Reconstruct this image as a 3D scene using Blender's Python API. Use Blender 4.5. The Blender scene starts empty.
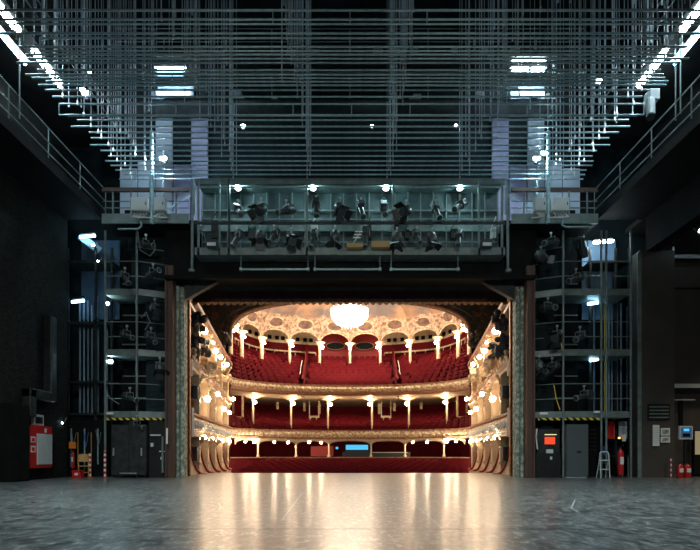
import bpy, math, random
from mathutils import Vector, Matrix, noise
random.seed(7)
PI = math.pi
sc = bpy.context.scene
COL = sc.collection
CAMY, EYE, F = -20.0, 0.88, 500.0

# ------------------------------------------------------------------ helpers
def at(px, py, d):
    """photo pixel + distance from the camera plane -> metres"""
    return Vector(((px - 350) * d / F, CAMY + d, EYE + (455 - py) * d / F))

class MB:
    def __init__(s): s.v = []; s.f = []; s.sm = []
    def add(s, vs, fs, smooth=False):
        n = len(s.v); s.v += [tuple(v) for v in vs]
        s.f += [tuple(i + n for i in f) for f in fs]; s.sm += [smooth] * len(fs)
        return s
    def box(s, x0, x1, y0, y1, z0, z1, m=None):
        vs = [(x, y, z) for x in (x0, x1) for y in (y0, y1) for z in (z0, z1)]
        if m is not None: vs = [m @ Vector(v) for v in vs]
        return s.add(vs, [(0,1,3,2),(4,6,7,5),(0,4,5,1),(2,3,7,6),(0,2,6,4),(1,5,7,3)])
    def bar(s, a, b, w, h=None):
        """rectangular bar between two points"""
        h = h or w; a = Vector(a); b = Vector(b); d = (b - a)
        L = d.length; q = d.to_track_quat('Z', 'Y').to_matrix().to_4x4(); q.translation = a
        return s.box(-w/2, w/2, -h/2, h/2, 0, L, q)
    def cyl(s, a, b, r, r2=None, n=8, caps=True):
        a = Vector(a); b = Vector(b); r2 = r if r2 is None else r2
        q = (b - a).to_track_quat('Z', 'Y').to_matrix()
        vs = []
        for p, rr in ((a, r), (b, r2)):
            for i in range(n):
                t = 2*PI*i/n; vs.append(p + q @ Vector((rr*math.cos(t), rr*math.sin(t), 0)))
        s.add(vs, [(i, (i+1) % n, n+(i+1) % n, n+i) for i in range(n)], True)
        if caps: s.add(vs, [tuple(range(n))[::-1], tuple(range(n, 2*n))])
        return s
    def tube(s, pts, r, n=6):
        for a, b in zip(pts, pts[1:]): s.cyl(a, b, r, n=n)
        return s
    def lathe(s, prof, c=(0,0,0), n=16, m=None, arc=None):
        """profile [(r,z)...] turned about z"""
        vs = []; c = Vector(c)
        for r, z in prof:
            for i in range(n):
                t = 2*PI*i/n; v = Vector((r*math.cos(t), r*math.sin(t), z))
                if m is not None: v = m @ v
                vs.append(v + c)
        fs = []
        for k in range(len(prof)-1):
            for i in range(n):
                j = (i+1) % n; fs.append((k*n+i, k*n+j, (k+1)*n+j, (k+1)*n+i))
        s.add(vs, fs, True)
        s.add(vs[:n], [tuple(range(n))[::-1]]); s.add(vs[-n:], [tuple(range(n))])
        return s
    def ball(s, c, r, n=10, sx=1, sy=1, sz=1):
        k = max(4, n//2 + 1); c = Vector(c); vs = []; fs = []
        for j in range(k+1):
            ph = PI*j/k
            for i in range(n):
                t = 2*PI*i/n
                vs.append(c + Vector((sx*r*math.sin(ph)*math.cos(t), sy*r*math.sin(ph)*math.sin(t), sz*r*math.cos(ph))))
        for j in range(k):
            for i in range(n):
                q = (i+1) % n; fs.append((j*n+i, (j+1)*n+i, (j+1)*n+q, j*n+q))
        return s.add(vs, fs, True)
    def strip(s, rings, close=False, smooth=True):
        """loft through rings of equal length"""
        n = len(rings[0]); vs = [p for r in rings for p in r]; fs = []
        for k in range(len(rings)-1):
            for i in range(n if close else n-1):
                j = (i+1) % n; fs.append((k*n+i, k*n+j, (k+1)*n+j, (k+1)*n+i))
        return s.add(vs, fs, smooth)
    def prism(s, poly, d, m=None):
        """poly in xz, thickness along y from 0 to d"""
        n = len(poly); vs = [Vector((x, 0, z)) for x, z in poly] + [Vector((x, d, z)) for x, z in poly]
        if m is not None: vs = [m @ v for v in vs]
        s.add(vs, [tuple(range(n)), tuple(range(n, 2*n))[::-1]] + [(i, (i+1) % n, n+(i+1) % n, n+i) for i in range(n)])
        return s
    def build(s, name, mat, parent=None, loc=None, bevel=0):
        me = bpy.data.meshes.new(name); me.from_pydata(s.v, [], s.f)
        me.polygons.foreach_set('use_smooth', s.sm); me.materials.append(mat); me.update()
        o = bpy.data.objects.new(name, me); COL.objects.link(o)
        if parent: o.parent = parent
        if loc is not None: o.location = loc
        if bevel:
            b = o.modifiers.new('bevel', 'BEVEL'); b.width = bevel; b.segments = 2; b.limit_method = 'ANGLE'
        return o

def tag(o, label, cat, group=None, kind=None):
    o['label'] = label; o['category'] = cat
    if group: o['group'] = group
    if kind: o['kind'] = kind
    return o
def thing(name, label, cat, loc=(0,0,0), rz=0, group=None):
    o = bpy.data.objects.new(name, None); COL.objects.link(o); o.location = loc; o.rotation_euler[2] = rz
    o.empty_display_size = .1
    return tag(o, label, cat, group)
def struct(name, mb, mat, label=None):
    o = mb.build(name, mat); o['kind'] = 'structure'
    if label: o['label'] = label; o['category'] = name.split('_')[0]
    return o
KIDS = {}
def kids(o):
    return [c for c in bpy.data.objects if c.parent == o]
def dup(root, loc, rz=None, label=None, group=None, scale=None):
    if root.name not in KIDS:
        KIDS[root.name] = [(c, kids(c)) for c in kids(root)]
    r = root.copy(); COL.objects.link(r); r.location = loc
    if rz is not None: r.rotation_euler[2] = rz
    if label: r['label'] = label
    if group: r['group'] = group
    if scale: r.scale = (scale,)*3
    for ch, gs in KIDS[root.name]:
        c = ch.copy(); COL.objects.link(c); c.parent = r
        for g in gs:
            d = g.copy(); COL.objects.link(d); d.parent = c
    return r
ORD = 'first second third fourth fifth sixth seventh eighth ninth tenth eleventh twelfth thirteenth fourteenth fifteenth sixteenth seventeenth eighteenth nineteenth twentieth'.split()
def ordn(i):
    if i < 20: return ORD[i]
    t, u = divmod(i+1, 10)
    w = {2: 'twent', 3: 'thirt', 4: 'fort'}[t]
    return w + ('ieth' if u == 0 else 'y-' + ORD[u-1])

# ------------------------------------------------------------------ materials
def mat(name, col, rough=.6, metal=0, col2=None, scale=5, detail=5, bump=0, bscale=None, emit=None, estr=0, stretch=None, lo=.35, hi=.65, spec=None):
    m = bpy.data.materials.new(name); m.use_nodes = True; nt = m.node_tree; N = nt.nodes; L = nt.links
    b = N['Principled BSDF']; b.inputs['Base Color'].default_value = (*col, 1)
    b.inputs['Roughness'].default_value = rough; b.inputs['Metallic'].default_value = metal
    if spec is not None: b.inputs['Specular IOR Level'].default_value = spec
    if emit:
        b.inputs['Emission Color'].default_value = (*emit, 1); b.inputs['Emission Strength'].default_value = estr
    if col2 or bump:
        tc = N.new('ShaderNodeTexCoord'); mp = N.new('ShaderNodeMapping'); L.new(tc.outputs['Object'], mp.inputs['Vector'])
        if stretch: mp.inputs['Scale'].default_value = stretch
        nz = N.new('ShaderNodeTexNoise'); nz.inputs['Scale'].default_value = scale; nz.inputs['Detail'].default_value = detail
        L.new(mp.outputs['Vector'], nz.inputs['Vector'])
        if col2:
            r = N.new('ShaderNodeValToRGB'); r.color_ramp.elements[0].position = lo; r.color_ramp.elements[1].position = hi
            r.color_ramp.elements[0].color = (*col, 1); r.color_ramp.elements[1].color = (*col2, 1)
            L.new(nz.outputs['Fac'], r.inputs['Fac']); L.new(r.outputs['Color'], b.inputs['Base Color'])
        if bump:
            n2 = N.new('ShaderNodeTexNoise'); n2.inputs['Scale'].default_value = bscale or scale; n2.inputs['Detail'].default_value = 4
            L.new(mp.outputs['Vector'], n2.inputs['Vector'])
            bp = N.new('ShaderNodeBump'); bp.inputs['Strength'].default_value = bump; bp.inputs['Distance'].default_value = .05
            L.new(n2.outputs['Fac'], bp.inputs['Height']); L.new(bp.outputs['Normal'], b.inputs['Normal'])
    return m
def emat(name, col, s):
    m = bpy.data.materials.new(name); m.use_nodes = True; nt = m.node_tree; nt.nodes.clear()
    e = nt.nodes.new('ShaderNodeEmission'); e.inputs[0].default_value = (*col, 1); e.inputs[1].default_value = s
    o = nt.nodes.new('ShaderNodeOutputMaterial'); nt.links.new(e.outputs[0], o.inputs[0]); return m

M = dict(
 steel=mat('painted steel', (.13,.17,.165), .45, .1, (.20,.25,.24), 3),
 darksteel=mat('dark steel', (.015,.018,.019), .5, .2, (.04,.045,.045), 4),
 pipe=mat('galvanised pipe', (.24,.38,.42), .36, .3, (.40,.55,.58), 6),
 cable=mat('wire rope', (.42,.48,.52), .5, .1),
 clampm=mat('zinc fittings', (.6,.62,.62), .35, .6),
 black=mat('black enamel', (.009,.010,.010), .45, 0, (.018,.018,.018), 8),
 lampbody=mat('black lamp housing', (.055,.062,.064), .35, .3),
 lens=mat('lens glass', (.05,.07,.08), .08, .2),
 wallback=mat('grey stage wall', (.010,.018,.021), .9, 0, (.024,.036,.04), 1.5, bump=.3, bscale=8, spec=.15),
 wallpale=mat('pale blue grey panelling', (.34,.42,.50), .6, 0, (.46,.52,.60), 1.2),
 wallvioletlit=mat('violet lit panelling', (.30,.30,.46), .6, 0, (.38,.37,.52), 1.2),  # violet light on the wall put into the panel colour
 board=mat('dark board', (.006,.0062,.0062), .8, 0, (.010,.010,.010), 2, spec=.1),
 brown=mat('brown painted door', (.055,.048,.042), .55, 0, (.07,.06,.052), 1.3),
 rust=mat('rust red steel', (.10,.045,.03), .55, 0, (.06,.035,.028), 4, stretch=(1,1,.15)),
 mottled=mat('mottled plaster jamb', (.16,.20,.165), .7, 0, (.62,.66,.55), 7, 8, .6, 12, lo=.42, hi=.7),
 giltedge=mat('orange edge trim', (.5,.2,.06), .5, .2, (.25,.09,.03), 6),
 cream=mat('cream stucco', (.82,.68,.48), .55, 0, (.45,.25,.12), 5, 6, .5, 14, lo=.4, hi=.68),
 creamplain=mat('cream paint', (.78,.66,.48), .5, 0, (.66,.5,.32), 3),
 giltrelief=mat('gilded relief', (.90,.78,.56), .5, 0, (.45,.26,.12), 6, 7, .8, 18, lo=.42, hi=.62),
 ledge=mat('brown moulding', (.42,.22,.13), .5, 0, (.24,.10,.06), 6, 5, .4),
 shadeorn=mat('shaded ornament', (.02,.03,.045), .6, 0, (.16,.09,.05), 3.5, 6, .9, 8, lo=.5, hi=.72),  # shadowed spandrel and foliage, the shade put into their colour
 red=mat('deep red wall', (.13,.004,.008), .75, 0, (.10,.003,.006), 3, spec=.15),
 redfloor=mat('red carpet', (.06,.004,.007), .9),
 velvet=mat('red velvet', (.12,.0035,.009), .8, 0, (.075,.002,.006), 9, spec=.12),
 redcushion=mat('red cushion', (.38,.012,.02), .6),
 darkred=mat('dark red cloth', (.05,.012,.009), .9, 0, (.028,.009,.008), 3, stretch=(3,1,.2)),
 fringe=mat('gold fringe', (.6,.28,.08), .6, 0, (.3,.1,.03), 30),
 window=mat('dark opening', (.006,.008,.011), .9, spec=.1),
 whitegrey=mat('white grey metal', (.62,.66,.66), .45),
 cabgrey=mat('grey switch cabinet', (.62,.66,.64), .5, 0, (.55,.58,.57), 2),
 redpaint=mat('red paint', (.55,.02,.02), .35),
 orange=mat('orange sign', (.8,.2,.02), .5),
 yellow=mat('yellow paint', (.75,.5,.04), .5),
 white=mat('white paint', (.75,.75,.72), .5),
 paper=mat('paper', (.8,.8,.78), .8),
 wood=mat('honey wood', (.55,.27,.06), .45, 0, (.4,.18,.04), 6, stretch=(1,1,6)),
 blue=mat('blue cloth', (.05,.12,.35), .8),
 screen=emat('blue screen', (.08,.5,.9), 1.2),
 redscreen=emat('red screen', (1,.08,.03), 1.1),
 monitorscreen=emat('monitor picture', (.10,.20,.40), .35),
 globe=emat('warm globe', (1,.72,.46), 190),
 globebig=emat('warm globe big', (1,.72,.46), 70),
 crystal=emat('lit crystal', (1,.80,.58), 260),
 tube=emat('cool tube', (.72,.92,1), 60),
 tubeblue=emat('blue tube', (.35,.72,1), 14),
 cool=emat('cool bulb', (.60,.90,1), 110),
 bridge=emat('bridge bulb', (.55,.92,1), 260),
 soffitbulb=emat('soffit bulb', (1,.76,.50), 300),
 bluelitpipe=mat('blue lit pipe', (.16,.24,.32), .5, 0, (.22,.32,.42), 4),  # blue light on the scaffold uprights put into their colour
 strong=emat('strong cool bulb', (.62,.85,1), 800),
 violetbulb=emat('violet bulb', (.75,.72,1), 130),
 work=emat('work lamp glass', (.78,.9,1), 40),
)

def floor_mat():
    m = bpy.data.materials.new('stage boards'); m.use_nodes = True; nt = m.node_tree; N = nt.nodes; L = nt.links
    b = N['Principled BSDF']; tc = N.new('ShaderNodeTexCoord')
    def noisen(scale, st, det=6, rough=.6):
        mp = N.new('ShaderNodeMapping'); mp.inputs['Scale'].default_value = st; L.new(tc.outputs['Object'], mp.inputs[0])
        n = N.new('ShaderNodeTexNoise'); n.inputs['Scale'].default_value = scale; n.inputs['Detail'].default_value = det; n.inputs['Roughness'].default_value = rough
        L.new(mp.outputs[0], n.inputs['Vector']); return n.outputs['Fac']
    def ramp(f, p0, p1, c0, c1):
        r = N.new('ShaderNodeValToRGB'); r.color_ramp.elements[0].position = p0; r.color_ramp.elements[1].position = p1
        r.color_ramp.elements[0].color = (*c0, 1); r.color_ramp.elements[1].color = (*c1, 1); L.new(f, r.inputs[0]); return r.outputs[0]
    def mix(f, a, c, mode='MIX'):
        x = N.new('ShaderNodeMix'); x.data_type = 'RGBA'; x.blend_type = mode
        if isinstance(f, float): x.inputs[0].default_value = f
        else: L.new(f, x.inputs[0])
        L.new(a, x.inputs[6])
        if isinstance(c, tuple): x.inputs[7].default_value = (*c, 1)
        else: L.new(c, x.inputs[7])
        return x.outputs[2]
    base = ramp(noisen(1.3, (1, .6, 1)), .3, .7, (.042, .050, .050), (.13, .14, .135))
    scuff = ramp(noisen(12, (1, .42, 1), 12, .78), .50, .60, (0, 0, 0), (1, 1, 1))
    c = mix(scuff, base, (.34, .36, .35))
    dark = ramp(noisen(5, (1, .45, 1), 10, .72), .42, .53, (.35, .35, .35), (1, 1, 1))
    c = mix(1.0, c, dark, 'MULTIPLY')
    L.new(c, b.inputs['Base Color'])
    rr = N.new('ShaderNodeMapRange'); rr.inputs[3].default_value = .20; rr.inputs[4].default_value = .50
    L.new(noisen(5, (1, .45, 1), 9, .7), rr.inputs[0]); L.new(rr.outputs[0], b.inputs['Roughness'])
    b.inputs['Specular IOR Level'].default_value = .9; b.inputs['Coat Weight'].default_value = .32; b.inputs['Coat Roughness'].default_value = .22
    bp = N.new('ShaderNodeBump'); bp.inputs['Strength'].default_value = .2; bp.inputs['Distance'].default_value = .01
    L.new(noisen(7, (.6, 1.5, 1), 6), bp.inputs['Height']); L.new(bp.outputs[0], b.inputs['Normal'])
    return m
M['floor'] = floor_mat()

def brick_mat():
    m = bpy.data.materials.new('dark brick'); m.use_nodes = True; nt = m.node_tree; N = nt.nodes; L = nt.links
    b = N['Principled BSDF']; tc = N.new('ShaderNodeTexCoord'); sp = N.new('ShaderNodeSeparateXYZ'); cb = N.new('ShaderNodeCombineXYZ')
    L.new(tc.outputs['Object'], sp.inputs[0]); L.new(sp.outputs[1], cb.inputs[0]); L.new(sp.outputs[2], cb.inputs[1])
    t = N.new('ShaderNodeTexBrick'); t.inputs['Scale'].default_value = 4.5
    t.inputs['Color1'].default_value = (.014, .014, .013, 1); t.inputs['Color2'].default_value = (.028, .027, .024, 1); t.inputs['Mortar'].default_value = (.009, .009, .009, 1)
    L.new(cb.outputs[0], t.inputs[0]); L.new(t.outputs[0], b.inputs['Base Color']); b.inputs['Roughness'].default_value = .95; b.inputs['Specular IOR Level'].default_value = .1
    return m
M['brick'] = brick_mat()

def hazard_mat():
    m = bpy.data.materials.new('hazard stripes'); m.use_nodes = True; nt = m.node_tree; N = nt.nodes; L = nt.links
    b = N['Principled BSDF']; tc = N.new('ShaderNodeTexCoord')
    w = N.new('ShaderNodeTexWave'); w.bands_direction = 'DIAGONAL'; w.inputs['Scale'].default_value = 2.4
    r = N.new('ShaderNodeValToRGB'); r.color_ramp.interpolation = 'CONSTANT'; r.color_ramp.elements[1].position = .5
    r.color_ramp.elements[0].color = (.01, .01, .01, 1); r.color_ramp.elements[1].color = (.8, .6, .05, 1)
    L.new(tc.outputs['Object'], w.inputs[0]); L.new(w.outputs['Fac'], r.inputs[0]); L.new(r.outputs[0], b.inputs['Base Color'])
    return m
M['hazard'] = hazard_mat()
def redwhite_mat():
    m = bpy.data.materials.new('red white bands'); m.use_nodes = True; nt = m.node_tree; N = nt.nodes; L = nt.links
    b = N['Principled BSDF']; tc = N.new('ShaderNodeTexCoord')
    w = N.new('ShaderNodeTexWave'); w.bands_direction = 'Z'; w.inputs['Scale'].default_value = 1.6
    r = N.new('ShaderNodeValToRGB'); r.color_ramp.interpolation = 'CONSTANT'; r.color_ramp.elements[1].position = .5
    r.color_ramp.elements[0].color = (.6, .03, .02, 1); r.color_ramp.elements[1].color = (.8, .8, .78, 1)
    L.new(tc.outputs['Object'], w.inputs[0]); L.new(w.outputs['Fac'], r.inputs[0]); L.new(r.outputs[0], b.inputs['Base Color'])
    return m
M['redwhite'] = redwhite_mat()
def ceiling_mat():
    m = bpy.data.materials.new('painted stucco vault'); m.use_nodes = True; nt = m.node_tree; N = nt.nodes; L = nt.links
    b = N['Principled BSDF']; b.inputs['Roughness'].default_value = .6
    tc = N.new('ShaderNodeTexCoord'); n = N.new('ShaderNodeTexNoise'); n.inputs['Scale'].default_value = 3.6; n.inputs['Detail'].default_value = 8; n.inputs['Roughness'].default_value = .7
    L.new(tc.outputs['Object'], n.inputs[0])
    r = N.new('ShaderNodeValToRGB'); e = r.color_ramp.elements
    e[0].position = .40; e[0].color = (.26, .13, .08, 1); e[1].position = .56; e[1].color = (.64, .51, .38, 1)
    L.new(n.outputs['Fac'], r.inputs[0])
    # painted sky and figures in the upper field of the vault
    n2 = N.new('ShaderNodeTexNoise'); n2.inputs['Scale'].default_value = .55; n2.inputs['Detail'].default_value = 6
    L.new(tc.outputs['Object'], n2.inputs[0])
    r2 = N.new('ShaderNodeValToRGB'); e = r2.color_ramp.elements
    e[0].position = .4; e[0].color = (.20, .17, .17, 1); e[1].position = .62; e[1].color = (.48, .28, .17, 1)
    L.new(n2.outputs['Fac'], r2.inputs[0])
    sp = N.new('ShaderNodeSeparateXYZ'); L.new(tc.outputs['Object'], sp.inputs[0])
    ad = N.new('ShaderNodeMath'); ad.operation = 'MULTIPLY_ADD'; ad.inputs[1].default_value = .9; L.new(n2.outputs['Fac'], ad.inputs[0]); L.new(sp.outputs[2], ad.inputs[2])
    mr = N.new('ShaderNodeMapRange'); mr.inputs[1].default_value = 13.0; mr.inputs[2].default_value = 13.15; L.new(ad.outputs[0], mr.inputs[0])
    mx = N.new('ShaderNodeMix'); mx.data_type = 'RGBA'; L.new(mr.outputs[0], mx.inputs[0]); L.new(r.outputs[0], mx.inputs[6]); L.new(r2.outputs[0], mx.inputs[7])
    L.new(mx.outputs[2], b.inputs['Base Color'])
    bp = N.new('ShaderNodeBump'); bp.inputs['Strength'].default_value = .5; bp.inputs['Distance'].default_value = .06
    L.new(n.outputs['Fac'], bp.inputs['Height']); L.new(bp.outputs[0], b.inputs['Normal'])
    return m
M['vault'] = ceiling_mat()

# ================================================================== STAGE SHELL
struct('floor', MB().box(-24, 24, -26, 4.4, -.3, 0), M['floor'])
for a, b, w in ((at(0,529,5.95), at(700,529,5.95), .012), (at(-100,490,12.6), at(800,490,12.6), .006)):
    pass
fl = bpy.data.objects['floor']
g = MB()
y = -20 + 440/74
g.box(-16, 16, y-.006, y+.006, -.01, .0015)
g.build('board_joint', M['black'], fl)
g = MB()
def scratch(pts, w=.012):
    for a, b in zip(pts, pts[1:]):
        a = Vector((*a, .001)); b = Vector((*b, .001)); d = (b-a).normalized(); n = Vector((-d.y, d.x, 0))*w/2
        g.add([a-n, a+n, b+n, b-n], [(0,1,2,3)])
def fp(px, py): d = 440/(py-455); return ((px-350)*d/F, CAMY+d)
scratch([fp(282,520), fp(303,492)], .02); scratch([fp(297,543), fp(310,541)], .03); scratch([fp(415,505), fp(442,528)], .015)
scratch([fp(575,500), fp(571,508), fp(578,512)], .02); scratch([fp(218,503), fp(221,507), fp(219,510)], .02)
random.seed(3)
for i in range(170):
    px = random.uniform(5, 695); py = 484 + 62*random.random()**1.3
    x, y = fp(px, py); a = random.gauss(0, .5); L_ = random.uniform(.1, .45)
    scratch([(x, y), (x+L_*math.cos(a)*.5, y+L_*math.sin(a)*.5+random.gauss(0,.01)), (x+L_*math.cos(a), y+L_*math.sin(a))], random.uniform(.004, .012))
g.build('scratch_marks', mat('chalk scratches', (.42,.43,.42), .6), fl)

# side walls
struct('wall_left', MB().box(-11.8, -11.3, -26, 0, 0, 24).box(-13.2, -13, -.1, 2.2, 0, 24).box(-13, -11.8, -.1, 0, 0, 24), M['brick'])
struct('wall_right', MB().box(11.6, 12.1, -26, -.4, 8.86, 24).box(11.6, 12.1, -26, -5.5, 0, 8.86), M['board'])
struct('ceiling', MB().box(-24, 24, -26, 2.2, 24, 24.4), M['board'])
# proscenium wall: header and cheeks
struct('wall_front', MB().box(-8.9, 8.9, .35, .8, 7.7, 24).box(-8.3, -7.0, .35, .8, 0, 7.7).box(7.0, 8.3, .35, .8, 0, 7.7), M['wallback'])
struct('wall_back', MB().box(-13, -8.3, 2.0, 2.2, 0, 24).box(8.3, 24, 2.0, 2.2, 0, 24).box(-8.4, -8.3, .8, 2.0, 0, 24).box(8.3, 8.4, .8, 2.0, 0, 24), M['wallback'])
struct('wall_side_stage', MB().box(23.8, 24, -26, 2, 0, 24).box(12.1, 23.8, -5.6, -5.5, 0, 11), M['board'])
struct('ceiling_side_stage', MB().box(12.1, 23.8, -5.5, 2, 10.6, 10.8), M['brown'])

# jambs
for s, side in ((-1, 'left'), (1, 'right')):
    def bx(mb, a, b, y0, y1, z0, z1): return mb.box(min(s*a, s*b), max(s*a, s*b), y0, y1, z0, z1)
    t = thing('proscenium_jamb', f'{"rust brown steel and mottled plaster jamb framing the {} edge of the stage opening".format(side)}', 'jamb', (0, 0, 0))
    m_ = MB(); bx(m_, 6.84, 7.05, -.7, -.35, 0, 8.2); bx(m_, 7.05, 7.12, -.78, -.2, 0, 8.2); m_.build('steel_channel', M['rust'], t)
    m_ = MB(); bx(m_, 6.6, 7.0, -.12, .3, 0, 7.6); bx(m_, 6.78, 6.98, -.2, -.12, 0, 7.6); m_.build('plaster_face', M['mottled'], t)
    m_ = MB(); bx(m_, 6.67, 6.74, .82, .95, 0, 7.6); m_.build('edge_trim', M['giltedge'], t)
    m_ = MB(); bx(m_, 6.72, 7.0, .32, .8, 0, 7.7); m_.build('return_panel', M['board'], t)
    m_ = MB(); m_.cyl((s*6.9, -.25, 0), (s*6.9, -.25, 7.6), .03); m_.cyl((s*6.72, -.22, 0), (s*6.72, -.22, 7.6), .015); m_.build('conduit', M['steel'], t)
    # corner knee
    k = MB(); k.prism([(s*6.5, 7.0), (s*6.5, 8.1), (s*4.6, 8.1), (s*4.9, 7.9)] if s < 0 else [(s*6.5, 8.1), (s*6.5, 7.0), (s*4.9, 7.9), (s*4.6, 8.1)], .25, Matrix.Translation((0, -.3, 0)))
    tag(k.build('corner_gusset', M['darksteel']), f'grey steel gusset plate bracing the {side} top corner of the opening', 'bracket')

# header beams under bridge
t = thing('header_beam', 'long dark steel header beam spanning above the stage opening', 'beam')
MB().box(-7.1, 7.1, -.9, -.75, 7.62, 7.72).box(-7.1, 7.1, -.9, .3, 7.72, 7.76).build('flange', M['board'], t)
MB().box(-7.1, 7.1, -.5, -.4, 7.76, 8.4).build('web', M['board'], t)
for i, (a, b) in enumerate(((241, 308), (315, 380), (391, 458))):
    p = MB().cyl(at(a, 269.3, 18.9), at(b, 269.3, 18.9), .04, n=10)
    q = at(a, 269.3, 18.9); r = at(b, 269.3, 18.9)
    for u in (q, r): p.box(u.x-.05, u.x+.05, u.y-.05, u.y+.05, u.z-.05, u.z+.05)
    for u in (q, r): p.cyl(u, u+Vector((0, 0, .5)), .012)
    tag(p.build('pipe', M['pipe']), f'{("left", "middle", "right")[i]} length of silver pipe hung beneath the lighting bridge', 'pipe', 'silver pipes under the bridge')
# safety curtain/border cloth
bd = MB(); rings = []
for zz in (7.28, 7.5, 7.75): rings.append([(-6.6+13.2*i/120, .95+.05*math.sin(i*1.9)*(1 if zz < 7.6 else .3), zz) for i in range(121)])
bd.strip(rings); rings = [[(x, y_+.06, z) for x, y_, z in r] for r in rings]; bd.strip(rings)
bo = bd.build('border_cloth', M['darkred']); tag(bo, 'dark red brown border cloth with scalloped gold fringe across the opening', 'curtain')
fr = MB()
for i in range(48):
    x = -6.5+13*i/47
    fr.prism([(-.15, 0), (-.09, -.09), (0, -.14), (.09, -.09), (.15, 0)], .03, Matrix.Translation((x, .96, 7.30)))
fr.build('fringe', M['fringe'], bo)

# ================================================================== FLY BATTENS
HB = 11.5; K = (HB-EYE)*F
ys = [10.3, 19.5, 33.4, 38, 46.8, 54.5, 58.6, 62.7, 70, 74.6, 78, 81.5, 85, 90, 96.7, 104, 115.7, 120, 126.5, 132.4, 138, 145, 150.6, 156, 161, 165.4, 170, 174.5, 179]
ladders = {10.3, 38, 104}
n = len(ys)
random.seed(11)
for i, yy in enumerate(ys):
    d = K/(455-yy); Y = CAMY+d
    hw_l = 8.8+random.uniform(-.25, .3); hw_r = 8.8+random.uniform(-.25, .3)
    if yy < 40: hw_l = hw_r = 7.9 if yy > 35 else 9.2
    j = n-1-i
    lab = f'long grey flown pipe batten, {ordn(j)} of the row counting from the lighting bridge' if not yy in ladders else f'long grey ladder batten of two pipes, {ordn(j)} of the row from the lighting bridge'
    t = thing('fly_batten', lab, 'batten', (0, Y, HB), 0, 'flown battens above the stage')
    pm = MB().cyl((-hw_l, 0, 0), (hw_r, 0, 0), .027, n=8)
    pm.build('pipe', M['pipe'], t)
    if yy in ladders:
        MB().cyl((-hw_l, 0, -.33), (hw_r, 0, -.33), .021, n=8).build('lower_pipe', M['pipe'], t)
        for q in range(11):
            x = -hw_l+(hw_l+hw_r)*q/10; MB().cyl((x, 0, -.33), (x, 0, 0), .016).build('strut', M['pipe'], t)
    xs = [-8.35, -7.5, -4.35, -1.5, 1.5, 4.35, 7.5, 8.35]
    sh = random.uniform(-.16, .16)
    for x in xs:
        xx = x+sh*(.4 if abs(x) < 3 else 1)+random.uniform(-.1, .1)
        c = MB().cyl((xx, 0, .1), (xx, 0, 12.5), .012, n=4, caps=False)
        k = c.build('cable', M['cable'], t)
        f = MB().box(xx-.018, xx+.018, -.025, .025, -.03, .09)
        if random.random() < .5: f.box(xx-.012, xx+.012, -.015, .015, .08, .26)
        f.build('clamp', M['clampm'] if abs(x) > 1 else M['pipe'], k)
# extra side cables (wire lines) hanging in the wings
for s in (-1, 1):
    for i in range(44):
        d = 12.5+(i % 17)*.42+random.uniform(-.1, .1); x = s*random.uniform(9.1, 9.25) if i % 2 and i < 17 else s*random.uniform(4.2, 8.6)
        z0 = 11.9+random.uniform(0, 2.2) if i % 2 else 13+random.uniform(0, 3)
        t = MB().cyl((x, CAMY+d, z0), (x, CAMY+d, 24.0), .013, n=4)
        t.box(x-.02, x+.02, CAMY+d-.02, CAMY+d+.02, z0-.12, z0)
        tag(t.build('hanging_line', M['cable']), f'thin pale wire line hanging among the battens on the {"left" if s < 0 else "right"} of the fly loft', 'cable', f'wire lines in the {"left" if s < 0 else "right"} fly loft')
# cable looms near centre
for px0, side in ((292, 'left'), (402, 'right')):
    b = at(px0, 0, 15.5); t = thing('cable_loom', f'bunched pale grey cable loom hanging {side} of centre high over the battens', 'cable', (b.x, b.y, 12.2), 0)
    for i in range(9):
        x = -.32+.64*i/8; zb = 3.0*abs(math.sin(i*2.3))+.3
        MB().cyl((x, random.uniform(-.1, .1), zb), (x, 0, 11.6), .022, n=5).build('cable', M['whitegrey'] if i % 3 == 0 else M['cable'], t)

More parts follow.
